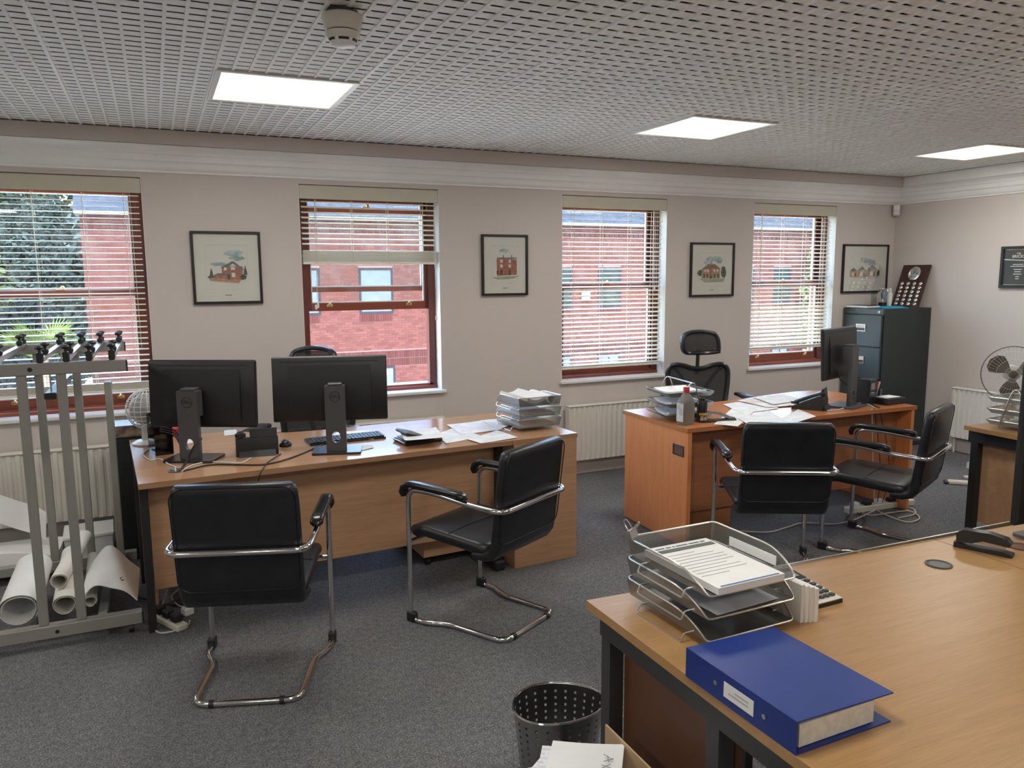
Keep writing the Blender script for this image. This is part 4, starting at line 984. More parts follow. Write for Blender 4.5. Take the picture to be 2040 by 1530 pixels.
for c, mt, lb, dz in PS: sheet(c, DZ+dz, mt, lb, curl=.01)

# ---- wire mesh letter trays
def mesh_trays(label, loc, rz, W=.285, Lg=.33, tiers=3, gap=.058, extra=None):
    t = thing('letter_trays', label, 'letter tray', loc, rz)      # open front at -y
    for k in range(tiers):
        z = .021+k*gap; h = .052; w2 = W/2
        fl = MB(); fl.box(-w2,w2,-Lg/2,Lg/2,z,z+.0008); to = fl.build('tray', M_meshf, t)
        wl = MB()
        n = 10
        for sx in (-1,1):
            lo = []; hi = []
            for i in range(n+1):
                f = i/n; y = Lg/2-Lg*f; hh = h if f < .62 else h*max(.03, cos((f-.62)/.38*pi/2)**.8)
                lo.append((sx*w2,y,z)); hi.append((sx*(w2+.012*hh/h),y,z+hh))
            for i in range(n): wl.quad(lo[i],lo[i+1],hi[i+1],hi[i])
        wl.quad((-w2,Lg/2,z),(w2,Lg/2,z),(w2+.012,Lg/2+.004,z+h),(-w2-.012,Lg/2+.004,z+h)); wl.build('tray_wall', M_meshw, to)
        rim = [(-w2-.012,Lg/2+.004,z+h),(-w2-.012,Lg/2-Lg*.62,z+h)]
        for i in range(6): f = .7+.3*i/5; rim.append((-(w2+.012*max(.0,cos((f-.62)/.38*pi/2))),Lg/2-Lg*f,z+h*max(.0,cos((f-.62)/.38*pi/2)**.8)))
        full = rim+[(-x,y,zz) for x,y,zz in rim[::-1]]
        MB().tube(fillet(full,.02,3,True),.0026,6,True).build('rim_wire', M_silver, to)
        for sx in (-1,1):
            xw = sx*(w2+.030); zf = z-.0195
            MB().tube(fillet([(sx*(w2-.01),.09,z+.002),(sx*(w2+.02),.09,z+.002),(xw,.09,zf),(xw,-.10,zf),(sx*(w2+.02),-.10,z+.002),(sx*(w2-.01),-.10,z+.002)],.006,3),.0022,6).build('foot_wire', M_silver, to)
    return t
p3 = Vector((1.317,1.615,DZ)); mesh_trays('three stacked silver mesh letter trays on the foreground desk', p3, radians(1.5))
def local_sheet(name, w, l, mat, par_loc, rz, off, label, tilt=0, th=.001, curl=0, cat='paper', group='loose papers'):
    m = MB(); m.grid(lambda u,v: (-w/2+w*u,-l/2+l*v,curl*((2*u-1)**2)), 6, 6, th); M_ = Matrix.Translation(par_loc) @ Matrix.Rotation(rz,4,'Z') @ Matrix.Translation(off)
    o = m.build(name, mat, ang=60); o.matrix_world = M_ @ Matrix.Rotation(tilt,4,'X'); return tag(o, label, cat, group)
z2 = .021+2*.058
st = local_sheet('letter', .215, .305, M_paper, p3, radians(1.5), (-.012,-.02,z2+.022), 'stack of letters in the top mesh tray with a grey header band', th=.018)
for w, y0, y1, nm, mt in ((.20,.100,.122,'header_band',M_dgrey),(.18,.128,.138,'title_line',M_black)):
    MB().box(-w/2,w/2,y0,y1,.0003,.0006).build(nm, mt, st) if nm == 'header_band' else None
for x0_, w_ in ((-.085,.030),(-.050,.018),(-.027,.007),(-.015,.040),(.030,.036),(.070,.016)): MB().box(x0_,x0_+w_,.130,.137,.0003,.0006).build('title_mark', M_dgrey, st)
for k in range(9):
    y = .075-k*.019; MB().box(-.095,-.095+(.10,.15,.17,.165,.17,.13,.16,.165,.09)[k],y,y+.0035,.0003,.0005).build('print_line', plain('ink_grey',(.42,.41,.40),.8), st)
MB().box(-.095,.095,-.149,-.143,.0003,.0006).build('blue_rule', plain('ink_blue',(.10,.16,.35),.7), st)
local_sheet('card_sheet', .21, .297, plain('grey_card',(.55,.56,.60),.7), p3, radians(4), (-.01,-.005,.021+.058+.004), 'grey sheet with a black mark in the middle mesh tray')
wd = MB(); wd.box(-.002,.0,-.10,.08,0,.026); o = wd.build('index_card', M_paper, loc=p3+Vector((.135,.0,z2+.012)), rz=radians(1.5)); tag(o,'white card strip standing inside the right side of the top mesh tray','card')
bc = thing('bulldog_clip', 'metal bulldog clip gripping the back corner of the top mesh tray', 'clip', p3+Vector((-.150,.155,z2+.055)), radians(30))
MB().prism([(-.012,.0),(.012,.0),(.003,.022),(-.003,.022)],-.02,.02,'x').build('jaw', M_steel, bc)
for s in (-1,1): MB().tube(fillet([(-.012,s*.004,.02),(-.010,s*.022,.045),(.010,s*.022,.045),(.012,s*.004,.02)],.008,3),.002,6).build('lever', M_chrome, bc)
en = on(1585,1230)
for k in range(4):
    o = MB().rbox(-.0062,.0062,-.11,.11,0,.105-.004*k,.0006).build('envelope', (M_paper2,M_paper,M_paper2,M_paper)[k], loc=(1.498+.0128*k,1.575-.004*k,DZ), rz=radians(3)); tag(o, ('cream envelope tight against the mesh trays','white envelope second from the mesh trays','cream envelope third from the mesh trays','white envelope nearest the calculator')[k], 'envelope', 'envelopes standing beside the trays')
# calculator
ca, cb = on(1680,1195), on(1590,1215)
cal = thing('calculator', 'desktop calculator with black keys beside the mesh trays', 'calculator', (1.632,1.612,DZ), radians(2))
MB().prism([(-.10,.0),(.10,.0),(.10,.030),(-.10,.012)],-.068,.068,'x').build('base', M_black, cal)
MB().prism([(-.099,.0122),(.030,.0241),(.030,.0266),(-.099,.0147)],-.067,.067,'x').build('keypad_plate', M_creamp, cal)
MB().prism([(.031,.0244),(.099,.0302),(.099,.0345),(.031,.0285)],-.067,.067,'x').build('display_housing', M_blacks, cal)
MB().prism([(.045,.0302),(.078,.0330),(.078,.0336),(.045,.0308)],-.055,.055,'x').build('display', plain('lcd',(.25,.26,.22),.3), cal)
for j in range(5):
    for i in range(6):
        y = -.084+j*.0225; MB().rbox(-.060+i*.0205,-.044+i*.0205,y,y+.015,.0150+(y+.1)*.0925,.0215+(y+.1)*.0925,.002).build('key', M_dgrey, cal)
# blue ring binder
q0, q1, q3 = PZ(1582,1492,DZ), PZ(1362,1342,DZ), PZ(1788,1440,DZ)
bn = thing('ring_binder', 'blue ring binder with white spine label on the foreground desk', 'binder', (1.062,1.035,DZ), radians(1))
BL, BW, BH = .335, .262, .070
MB().box(0,.003,0,BL,.0,BH).build('spine', M_blue, bn); MB().box(.0032,BW,0,BL,0,.003).build('cover', M_blue, bn)
MB().xf(Matrix.Translation((.0032,0,BH-.003)) @ Matrix.Rotation(radians(1.2),4,'Y')).box(0,BW,0,BL,0,.003).build('cover', M_blue, bn)
MB().box(.02,.225,.012,BL-.012,.0045,.052).build('papers', plain('paper_edges',(.66,.62,.54),.85,var=.08,vs=60), bn)
MB().box(-.0008,-.0001,.115,.205,.018,.052).build('spine_label', M_paper, bn)
for k in range(2): MB().box(-.0011,-.0009,.13,.19-.02*k,.030+.009*k,.033+.009*k).build('label_writing', plain('ink_grey',(.4,.4,.4),.8), bn)
for y in (.085,.232): MB().lathe([(.0055,0),(.0055,.0012),(.003,.0018)],12,(-.0018,y,.035),'x').build('rivet', M_steel, bn)
# stapler
sp = on(1955,1096); sx0, sx1 = on(1912,1088), on(2008,1108)
stp = thing('stapler', 'black stapler lying on the right-hand foreground desktop', 'stapler', ((sx0.x+sx1.x)/2,(sx0.y+sx1.y)/2,DZ), atan2(sx1.y-sx0.y,sx1.x-sx0.x))
MB().prism([(-.085,.0),(.085,.0),(.085,.010),(.06,.014),(-.05,.012),(-.085,.018)],-.020,.020,'y').build('base', M_black, stp)
MB().prism([(-.078,.0185),(-.080,.048),(-.06,.064),(.02,.067),(.068,.058),(.080,.044),(.076,.033),(.0,.037),(-.03,.024)],-.018,.018,'y').build('handle', M_blacks, stp)
MB().prism([(-.026,.0235),(.062,.0215),(.064,.0325),(-.01,.0355)],-.009,.009,'y').build('magazine', M_steel, stp)

# ---- trays on the pedestal of the wave desk
p5 = Vector((2.03,4.24,DZ)); mesh_trays('three stacked silver mesh letter trays at the right end of the wave desk', p5, radians(183), .27, .31, gap=.064)
M5 = lambda off: p5
local_sheet('paper_pile', .15, .24, M_paper, p5, radians(20), (-.04,.0,.021+.128+.040), 'loose white papers heaped in the top tray of the wave desk', tilt=radians(5), th=.02, curl=.02)
local_sheet('form_pile', .21, .28, M_print2, p5, radians(5), (.0,.0,.021+.064+.018), 'forms in the middle tray of the wave desk', th=.016)
local_sheet('form_pile', .21, .28, M_paper2, p5, radians(2), (.0,.0,.021+.018), 'papers in the lowest tray of the wave desk', th=.016)
roll('short white paper roll in the top tray of the wave desk', p5+Vector((.095,-.135,.178)), p5+Vector((.095,.13,.178)), .026, 1, M_paper, 2.2)
# ================================================================== cherry desk contents
def a_frame_trays(label, loc, rz, L=.34, Wd=.25, H=.235, baskets=False):
    t = thing('tiered_letter_tray', label, 'letter tray', loc, rz)
    for x in (-Wd/2-.012, Wd/2+.012):
        MB().tube(fillet([(x,-.085,0.0045),(x,-.028,H-.03),(x,-.012,H),(x,.012,H),(x,.028,H-.03),(x,.085,.0045)],.02,4),.0042,8).build('end_frame', M_steel, t)
    MB().tube([(-Wd/2-.012,0,H),(Wd/2+.012,0,H)],.0042,8).build('carry_bar', M_steel, t)
    for k in range(3):
        z = .022+k*.068; m = MB(); m.box(-Wd/2,Wd/2,-L/2,L/2,z,z+.0008); o = m.build('tray', M_meshf, t)
        w = MB(); h = .026
        w.quad((-Wd/2,-L/2,z),(-Wd/2,L/2,z),(-Wd/2-.004,L/2+.03,z+h),(-Wd/2-.004,-L/2-.03,z+h)).quad((Wd/2,-L/2,z),(Wd/2,L/2,z),(Wd/2+.004,L/2+.03,z+h),(Wd/2+.004,-L/2-.03,z+h))
        w.quad((-Wd/2,L/2,z),(Wd/2,L/2,z),(Wd/2,L/2+.03,z+h),(-Wd/2,L/2+.03,z+h)).quad((-Wd/2,-L/2,z),(Wd/2,-L/2,z),(Wd/2,-L/2-.03,z+h*.7),(-Wd/2,-L/2-.03,z+h*.7)); w.build('tray_wall', M_meshw, o)
        MB().tube(fillet([(-Wd/2-.004,-L/2-.03,z+h),(Wd/2+.004,-L/2-.03,z+h),(Wd/2+.004,L/2+.03,z+h),(-Wd/2-.004,L/2+.03,z+h)],.02,3,True),.0026,6,True).build('rim_wire', M_steel, o)
    return t
ta, tb_ = on(1283,826), on(1320,838)
tl = Vector((3.03,4.07,DZ)); a_frame_trays('silver three-tier A-frame letter tray on the cherry desk', tl, radians(82), .27, .30, .245)
for k, (mt, lb) in enumerate(((M_print2,'bluish forms in the lowest A-frame tray'),(M_paper,'curled white papers in the middle A-frame tray'),(M_paper,'loose white papers in the top A-frame tray'))):
    local_sheet('tray_papers', .22, .25, mt, tl, radians(78+6*k), (.01,-.01,.022+k*.068+.018), lb, th=.010, curl=.012)
ob = on(1370,848)
ol = thing('oil_bottle', 'grey plastic oil bottle with red cap on the cherry desk', 'bottle', (ob.x+.022,ob.y+.05,DZ), radians(14))
pts = [(.053,.034,0),(.056,.036,.012),(.056,.036,.125),(.052,.034,.150),(.030,.024,.180),(.016,.016,.195),(.0145,.0145,.205)]
m = MB(); ns = 28; V = []; 
for a, b_, z in pts:
    for k in range(ns):
        t_ = 2*pi*k/ns; cx, sy = cos(t_), sin(t_); e = .55 if z < .16 else .9; V.append((a*math.copysign(abs(cx)**e,cx), b_*math.copysign(abs(sy)**e,sy), z))
m.add(V, [(i*ns+k,i*ns+(k+1)%ns,(i+1)*ns+(k+1)%ns,(i+1)*ns+k) for i in range(len(pts)-1) for k in range(ns)]+[tuple(range(ns))[::-1]]); m.build('body', M_greyb, ol, ang=50)
MB().lathe([(.019,.198),(.0195,.226),(.017,.230),(.0001,.230)],20).build('cap', M_red, ol)
MB().box(-.0575,-.0567,-.026,.026,.022,.135).build('label_panel', printed('bottle_label',(.72,.72,.72),(.3,.3,.3),150), ol)
cn = on(1401,842); ct = thing('black_can', 'black aerosol-style can with yellow band next to the oil bottle', 'can', (cn.x+.012,cn.y+.03,DZ))
MB().lathe([(.031,0),(.033,.004),(.033,.126),(.030,.134),(.0001,.134)],24).build('body', M_blacks, ct); MB().lathe([(.018,.1342),(.018,.150),(.0001,.151)],18).build('cap', M_black, ct)
MB().lathe([(.0334,.045),(.0334,.060)],24,(0,0,0),'z',radians(200),radians(330)).build('yellow_band', plain('label_yellow',(.55,.38,.05),.5), ct); MB().lathe([(.0334,.012),(.0334,.040)],24,(0,0,0),'z',radians(215),radians(320)).build('picture_patch', plain('label_mix',(.32,.28,.22),.5,var=.8,vs=60), ct)
h0, h1 = on(1412,838), on(1470,842)
hp = thing('hole_punch', 'long grey lever hole punch beside the black can', 'hole punch', ((h0.x+h1.x)/2,(h0.y+h1.y)/2+.03,DZ), radians(-6))
MB().rbox(-.10,.105,-.028,.028,0,.012,.004).build('base', M_dgrey, hp)
MB().prism([(-.085,.055),(-.07,.068),(-.02,.060),(.06,.028),(.098,.020),(.10,.0125),(.055,.0125),(.02,.028),(-.04,.048)],-.018,.018,'y').build('lever', plain('warm_grey',(.24,.22,.19),.4), hp)
MB().prism([(-.02,.0605),(.055,.0305),(.058,.032),(-.018,.062)],-.012,.012,'y').build('grip', plain('pale_grey',(.5,.48,.44),.5), hp)
PS2 = [(((1422,846),(1460,812),(1500,822),(1470,850)),M_print,'printed sheet under the hole punch lever',0),(((1440,806),(1512,794),(1552,814),(1478,824)),M_print,'printed sheet in the middle of the cherry desk',.001),
 (((1470,834),(1530,818),(1568,840),(1500,852)),M_print,'printed sheet overhanging the front of the cherry desk',.002),(((1540,842),(1590,816),(1626,830),(1572,846)),M_print,'white sheet near the phone on the cherry desk',.0015),
 (((1468,798),(1540,788),(1602,806),(1530,812)),M_printp,'open folder sheet at the back of the cherry desk',.006),(((1500,792),(1560,786),(1600,797),(1540,806)),M_print,'white form on the open folder of the cherry desk',.012)]
for c, mt, lb, dz in PS2: sheet(c, DZ+dz, mt, lb, curl=.008)
p = on(1668,812); desk_phone((p.x-.17,p.y+.07,DZ), radians(35), 'black desk phone in front of the cherry desk monitor')
q = on(1738,806); sb = thing('speaker_box', 'small black box with a pale display beside the cherry desk monitor', 'speaker', (q.x,q.y+.06,DZ), radians(12))
MB().rbox(-.045,.045,-.05,.05,0,.175,.004).build('case', M_blacks, sb); MB().box(-.028,.022,-.052,-.0502,.105,.150).build('display', plain('grey_label',(.33,.33,.32),.5), sb); MB().box(-.022,.015,-.0515,-.0502,.078,.086).build('slot', M_steel, sb)
q = on(1765,804); pp_ = thing('pen_pot', 'clear pot of pens beside the black box on the cherry desk', 'pen pot', (q.x-.02,q.y+.07,DZ)); MB().lathe([(.034,.0),(.036,.002),(.036,.10),(.0345,.10),(.0345,.004)],20).build('pot', M_acryl, pp_)
for k, (mt, a, lb) in enumerate(((M_red,.3,'red pen leaning in the clear pot'),(M_black,1.8,'black pen leaning in the clear pot'),(M_blue,3.4,'blue pen leaning in the clear pot'),(M_whitep,4.9,'white pen leaning in the clear pot'))):
    d = Vector((cos(a)*.02,sin(a)*.02,0)); o = thing('pen', lb, 'pen', (q.x-.02,q.y+.07,DZ+.005)); MB().tube([-d*.6, d+Vector((0,0,.13))],.0042,8).build('barrel', mt, o); MB().tube([d+Vector((0,0,.1302)), d*1.12+Vector((0,0,.146))],.0046,8).build('cap', mt, o)
q = on(1790,806); fb = thing('flat_box', 'flat black box with white top at the right end of the cherry desk', 'box', (q.x-.01,q.y+.08,DZ), radians(3)); MB().rbox(-.10,.10,-.07,.07,0,.045,.006).build('case', M_blacks, fb); MB().box(-.075,.075,-.045,.05,.0452,.0465).build('top_sheet', M_paper, fb)
def cable(label, pts, r=.0035, mat=M_black, name='cable', n=6, group='loose cables'):
    P = [Vector(p_) for p_ in pts]; c = P[0]; return tag(MB().tube(smooth_path([p_-c for p_ in P],n),r,6).build(name, mat, loc=c), label, 'cable', group)
cable('white lead running along the front of the cherry desk', [on(x,y,DZ+.005) for x,y in ((1648,818),(1672,816),(1700,806),(1722,803),(1742,812))], .004, M_cabw)
cable('black lead drooping behind the cherry desk monitor', [PY(1668,738,3.90),PY(1672,752,3.90),PY(1680,763,3.92),PY(1690,768,3.95)], .004)
cable('black lead from the monitor stand to the black box', [on(1706,788,.80),on(1722,795,.775),on(1738,806,DZ+.005),on(1752,812,DZ+.005)], .004)
for k, (x, mt) in enumerate(((1736,M_cabw),(1742,M_black),(1752,M_black))):
    yv = D2.location.y+.055
    cable(('white','black','second black')[k]+' lead hanging behind the cherry desk panel', [PY(x,815,yv-.075),PY(x+1,822,yv-.07),PY(x+2+6*k,880,yv-.02),PY(x+4+8*k,950,yv),PY(x+6,1000,yv)], .003, mt)
ct_ = thing('cable_tray', 'white strip of sockets on the floor behind the right-hand visitor chair', 'power strip', (*on(1752,1014,0)[:2],0), radians(-4))
MB().rbox(-.30,.30,-.03,.03,0,.045,.006).build('housing', M_creamp, ct_)
for k in range(5): MB().rbox(-.26+k*.11,-.20+k*.11,-.02,.02,.0452,.075,.004).build('plug', M_black if k % 2 else M_whitep, ct_)
fl = lambda x, y, z=.005: on(x, y, z)
cable('grey cable looping across the carpet under the cherry desk', [fl(x,y) for x,y in ((1468,1058),(1530,1060),(1570,1050),(1600,1042),(1660,1044),(1700,1036),(1740,1018),(1762,1010))], .005, M_cabw)
cable('white cable coil on the carpet right of the cherry desk', [fl(x,y,.01) for x,y in ((1700,1010),(1730,1026),(1770,1022),(1812,1018),(1832,1032),(1810,1040),(1775,1030),(1745,1014),(1770,1006),(1815,1012),(1822,1024),(1790,1032))], .005, M_cabw)
cable('black cable loop on the carpet under the right-hand visitor chair', [fl(x,y) for x,y in ((1700,1018),(1684,1036),(1692,1050),(1712,1050),(1722,1036),(1708,1022),(1680,1014))], .0035)

# ---- leads on the wave desk
cable('white lead from the globe fan into the desk cable port', [on(x,y,DZ+.004) for x,y in ((296,895),(285,905),(300,917),(318,914),(338,926),(348,930),(350,939))], .0035, M_cabw)
cable('white lead curving from the phone into the cable port', [on(x,y,DZ+.004) for x,y in ((500,912),(480,922),(440,921),(412,920),(380,928),(362,939))], .0035, M_cabw)
cable('black lead running in front of the left monitor to the phone', [on(x,y,DZ+.004) for x,y in ((366,938),(420,926),(480,926),(530,925),(580,912),(620,896),(655,880))], .004)
cable('thick black lead falling through the left monitor stand', [PY(402,873,4.1),PY(386,890,4.08),on(372,918,DZ+.02),on(358,938,DZ+.004)], .005)
for k in range(3): cable(('uppermost','middle','lowest')[k]+' black lead arching from the file holder to the left monitor', [PY(318,850+4*k,4.27),PY(345,856+5*k,4.25),PY(358,872+6*k,4.22),PY(364,890+5*k,4.19)], .0035)
cable('black lead hanging over the front edge of the wave desk', [on(560,904,DZ+.004),on(535,920,DZ+.004),on(523,935,DZ+.004),PY(516,950,3.79),PY(514,965,3.80)], .003)
grommet(D1, *(D1.matrix_world.inverted() @ on(352,938))[:2], DZ, False)
# ---- power leads under the wave desk
px_ = thing('extension_socket', 'cream four-way socket strip on the floor by the black desk leg', 'power strip', (*on(330,1240,0)[:2],0), radians(118))
MB().rbox(-.16,.10,-.03,.03,0,.035,.008).build('housing', M_creamp, px_)
for k in range(3): MB().rbox(-.13+k*.075,-.08+k*.075,-.022,.022,.0352,.075,.006).build('plug', M_black, px_)
wp = thing('white_plug', 'white mains plug lying on the carpet under the wave desk', 'plug', (*on(374,1225,0)[:2],0), radians(30)); MB().rbox(-.025,.025,-.025,.025,0.0,.045,.008).build('body', M_whitep, wp); MB().tube([(0,0,.0452),(0,-.015,.06)],.007,8).build('flex_guard', M_whitep, wp)
cable('white flex looping over the carpet beside the black desk leg', [fl(x,y,z) for x,y,z in ((333,1175,.12),(325,1200,.06),(312,1235,.01),(306,1250,.006),(320,1261,.006),(350,1256,.006),(374,1245,.008),(378,1236,.03))], .0045, M_cabw)
cable('thick black flex lying under the wave desk by the sockets', [fl(x,y) for x,y in ((268,1188),(300,1196),(340,1205),(380,1202),(420,1190),(450,1180))], .006)
cable('black flex crossing over the socket strip', [fl(x,y,z) for x,y,z in ((305,1215,.06),(330,1205,.07),(360,1190,.03),(385,1172,.01),(400,1160,.008))], .005)
cable('pale flex hanging below the wave desk panel', [PY(358,1172,4.15),PY(343,1185,4.15),PY(344,1195,4.12),fl(360,1208,.006),fl(380,1206,.006)], .004, M_cabw)

# ================================================================== floor in the foreground
bp_ = Vector((1.115,2.112,0)); BR = .122
bi = thing('waste_bin', 'dented perforated steel waste bin left of the foreground desk', 'bin', bp_)
def binpt(a, z):
    k = 1+.05*cos(2*a+.6)+.035*cos(3*a+1.2); r_ = (.112+.026*z/.28)*(1+(k-1)*(z/.28)); return Vector((r_*cos(a)*1.06, r_*sin(a)*.94, z))
bw = MB(); NA, NZ = 72, 24; hole = set()
V = []; F = []
for j in range(NZ+1):
    for i in range(NA): V.append(binpt(2*pi*i/NA,.28*j/NZ))
for j in range(NZ):
    for i in range(NA):
        if i % 3 == 1 and j % 2 == 1 and 3 < j < NZ-2: 
            a = [binpt(2*pi*(i+f)/NA,.28*(j+g)/NZ) for f,g in ((.18,.12),(.82,.12),(.82,.88),(.18,.88))]; n = len(V); V += a
            q = (j*NA+i, j*NA+(i+1)%NA, (j+1)*NA+(i+1)%NA, (j+1)*NA+i)
            for k in range(4): F.append((q[k],q[(k+1)%4],n+(k+1)%4,n+k))
        else: F.append((j*NA+i, j*NA+(i+1)%NA, (j+1)*NA+(i+1)%NA, (j+1)*NA+i))
bw.add(V,F); bw.build('perforated_wall', plain('bin_steel',(.42,.41,.40),.2,1), bi, ang=60)
MB().tube([binpt(2*pi*k/48,.2805) for k in range(48)],.0035,6,True).build('rim', M_chrome, bi); MB().lathe([(.0001,.002),(.109,.002),(.110,.0)],36).build('base', M_steel, bi)
cb_ = thing('cardboard_box', 'flattened brown cardboard box standing under the edge of the foreground desk', 'box', (1.045,1.615,0), 0)
MB().box(-.10,.30,.0,.004,.0,.40).build('side', M_manila, cb_) if False else None
bxz = .45
for k in range(2): MB().box(.0055*k,.0055*k+.005,-.40,.085-.02*k,0,bxz-.006*k).build('side', M_manila, cb_)
# papers on a low stack at the bottom edge
ps0 = thing('drawing_pile', 'stack of bundled drawings at the bottom edge below the waste bin', 'paper stack', (.845,1.545,0), radians(-14))
MB().rbox(-.085,.085,-.20,.11,0,.415,.006).build('bundle', M_paper2, ps0)
def topsheet(dx, dy, w, l, a, z, mat, lb, curl):
    m = MB(); m.grid(lambda u,v: (-w/2+w*u,-l/2+l*v,curl*u*u+.004*sin(5*v)), 8, 8, .0025); o = m.build('drawing_sheet', mat, loc=(.845+dx,1.545+dy,z+.147), rz=radians(a), ang=60); return tag(o, lb, 'paper', 'drawings at the bottom edge')
topsheet(-.03,.0,.19,.27,-52,.276,M_print,'printed sheet sticking out left of the drawing stack',.0)
o = topsheet(.040,.0,.19,.30,-36,.287,M_paper,'white folded drawing with handwriting on top of the stack',.012)
for k, (a_, b_) in enumerate((((.045,.09),(.070,.07)),((.048,.06),(.072,.075)),((.056,.085),(.060,.06)),((.044,.045),(.068,.035)),((.044,.03),(.066,.05)),((.030,.01),(.046,.025)))):
    MB().tube([(a_[0],a_[1],.0125),(b_[0],b_[1],.0135)],.0011,4).build('pencil_stroke', plain('pencil',(.25,.25,.26),.8), o)
topsheet(.012,.01,.17,.29,-33,.2805,M_print2,'printed sheet beneath the handwritten drawing',.006)

# ================================================================== filing cabinet and what stands on it
fc = thing('filing_cabinet', 'dark green-grey four-drawer filing cabinet in the corner', 'cabinet', (6.115,5.155,0))
CW, CD_, CHT = .465, .645, 1.335
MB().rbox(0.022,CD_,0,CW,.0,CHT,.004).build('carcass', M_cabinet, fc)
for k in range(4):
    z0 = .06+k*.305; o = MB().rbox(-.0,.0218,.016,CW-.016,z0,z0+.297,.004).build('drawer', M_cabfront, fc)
    yc = CW*.52; zh = z0+.175
    h = MB(); 
    for q in ((yc-.055,yc+.055,zh-.034,zh-.028),(yc-.055,yc+.055,zh+.028,zh+.034),(yc-.055,yc-.049,zh-.028,zh+.028),(yc+.049,yc+.055,zh-.028,zh+.028)): h.box(-.007,-.0002,*q)
    ho = h.build('handle', M_steel, o); MB().box(-.004,-.0003,yc-.049,yc+.049,zh-.002,zh+.028).build('label_card', plain('label_card',(.80,.66,.55),.6), ho); MB().box(-.0025,-.0003,yc-.049,yc+.049,zh-.028,zh-.0025).build('finger_recess', M_dgrey, ho)
MB().rbox(.004,.0218,0,CW,1.278,1.334,.004).build('top_rail', M_cabfront, fc); MB().cyl((-.006,.045,1.305),.011,.012,14,'x').build('lock', M_whitep, fc)
TZ = 1.3355
def top_sheet(name, lab, x, y, w, l, a, z, mat, th=.002, cat='folder', grp=None): return tag(MB().box(-w/2,w/2,-l/2,l/2,0,th).build(name, mat, loc=(x,y,z), rz=radians(a)), lab, cat, grp)
wb = thing('white_book', 'white-edged black book lying at the front of the filing cabinet top', 'book', (6.21,5.47,TZ), radians(3)); MB().box(-.09,.09,-.12,.12,.0,.003).build('cover', M_black, wb); MB().box(-.089,.086,-.118,.118,.0032,.020).build('pages', M_paper, wb); MB().box(-.09,.09,-.12,.12,.0202,.0232).build('cover', M_black, wb)
top_sheet('card_folder','bright blue card folder lying on the filing cabinet',6.36,5.30,.24,.23,-14,TZ,M_cyan,.006)
top_sheet('card_folder','blue card folder lying askew under the trophy',6.43,5.36,.26,.22,24,TZ+.0065,M_cyan,.004)
tp = PX(1770,605,6.45); ty = 5.47
tro = thing('trophy', 'silver two-handled trophy cup on a black plinth on the filing cabinet', 'trophy', (6.47,ty,TZ+.0112))
MB().rbox(-.028,.028,-.028,.028,0,.035,.003).build('plinth', M_black, tro)
MB().lathe([(.020,.0352),(.020,.042),(.008,.050),(.006,.066),(.012,.074),(.020,.090),(.030,.120),(.033,.150),(.038,.166),(.036,.166),(.030,.148),(.0001,.10)],24).build('cup', M_silverm, tro)
for s in (-1,1): MB().tube(smooth_path([(0,s*.030,.100),(0,s*.050,.118),(0,s*.052,.145),(0,s*.040,.170),(0,s*.035,.160)],4),.0035,6).build('handle', M_silverm, tro)
gb = thing('glass_award', 'grey block award just in front of the trophy', 'award', (6.395,5.51,TZ+.0), 0); MB().rbox(-.012,.012,-.03,.03,.0,.022,.003).build('base', M_black, gb); MB().box(-.004,.004,-.028,.028,.0222,.15).build('plate', clear('award_glass',(.75,.8,.78),.12), gb)
sc_ = thing('spray_can', 'white cylinder can standing behind the trophy', 'can', (6.60,5.50,TZ)); MB().lathe([(.026,0),(.026,.125),(.020,.138),(.0001,.138)],20).build('body', M_whitep, sc_); MB().lathe([(.017,.1382),(.017,.178),(.015,.181),(.0001,.181)],18).build('cap', plain('cap_grey',(.62,.63,.63),.4), sc_)
pq = thing('award_plaque', 'dark wooden plaque with silver oval and rows of silver discs leaning on the wall', 'plaque', (6.585,5.175,TZ+.0005))
MB().xf(Matrix.Translation((0,.0,.0)) @ Matrix.Rotation(radians(20),4,'Y')).box(0,.020,0,.295,.0,.43).build('board', M_plaque, pq)
Mq = Matrix.Rotation(radians(20),4,'Y')
def disc(yc, zc, ry, rz_, nm, mat, x0=-.004):
    m = MB().xf(Mq); n = 22
    V = [(x0,yc+ry*.82*cos(2*pi*k/n),zc+rz_*.82*sin(2*pi*k/n)) for k in range(n)]+[(-.0003,yc+ry*cos(2*pi*k/n),zc+rz_*sin(2*pi*k/n)) for k in range(n)]
    m.add(V, [tuple(range(n))[::-1]]+[(k,(k+1)%n,n+(k+1)%n,n+k) for k in range(n)]); return m.build(nm, mat, pq, ang=50)
disc(.147,.345,.066,.068,'silver_oval',M_silverm); disc(.147,.345,.050,.052,'engraved_oval',plain('grey_engraving',(.30,.34,.33),.35,.6,var=.5,vs=40),-.006)
for r_ in range(6):
    for c_ in range(4): disc(.045+c_*.068,.035+r_*.041,.018,.018,'silver_disc',M_silverm)

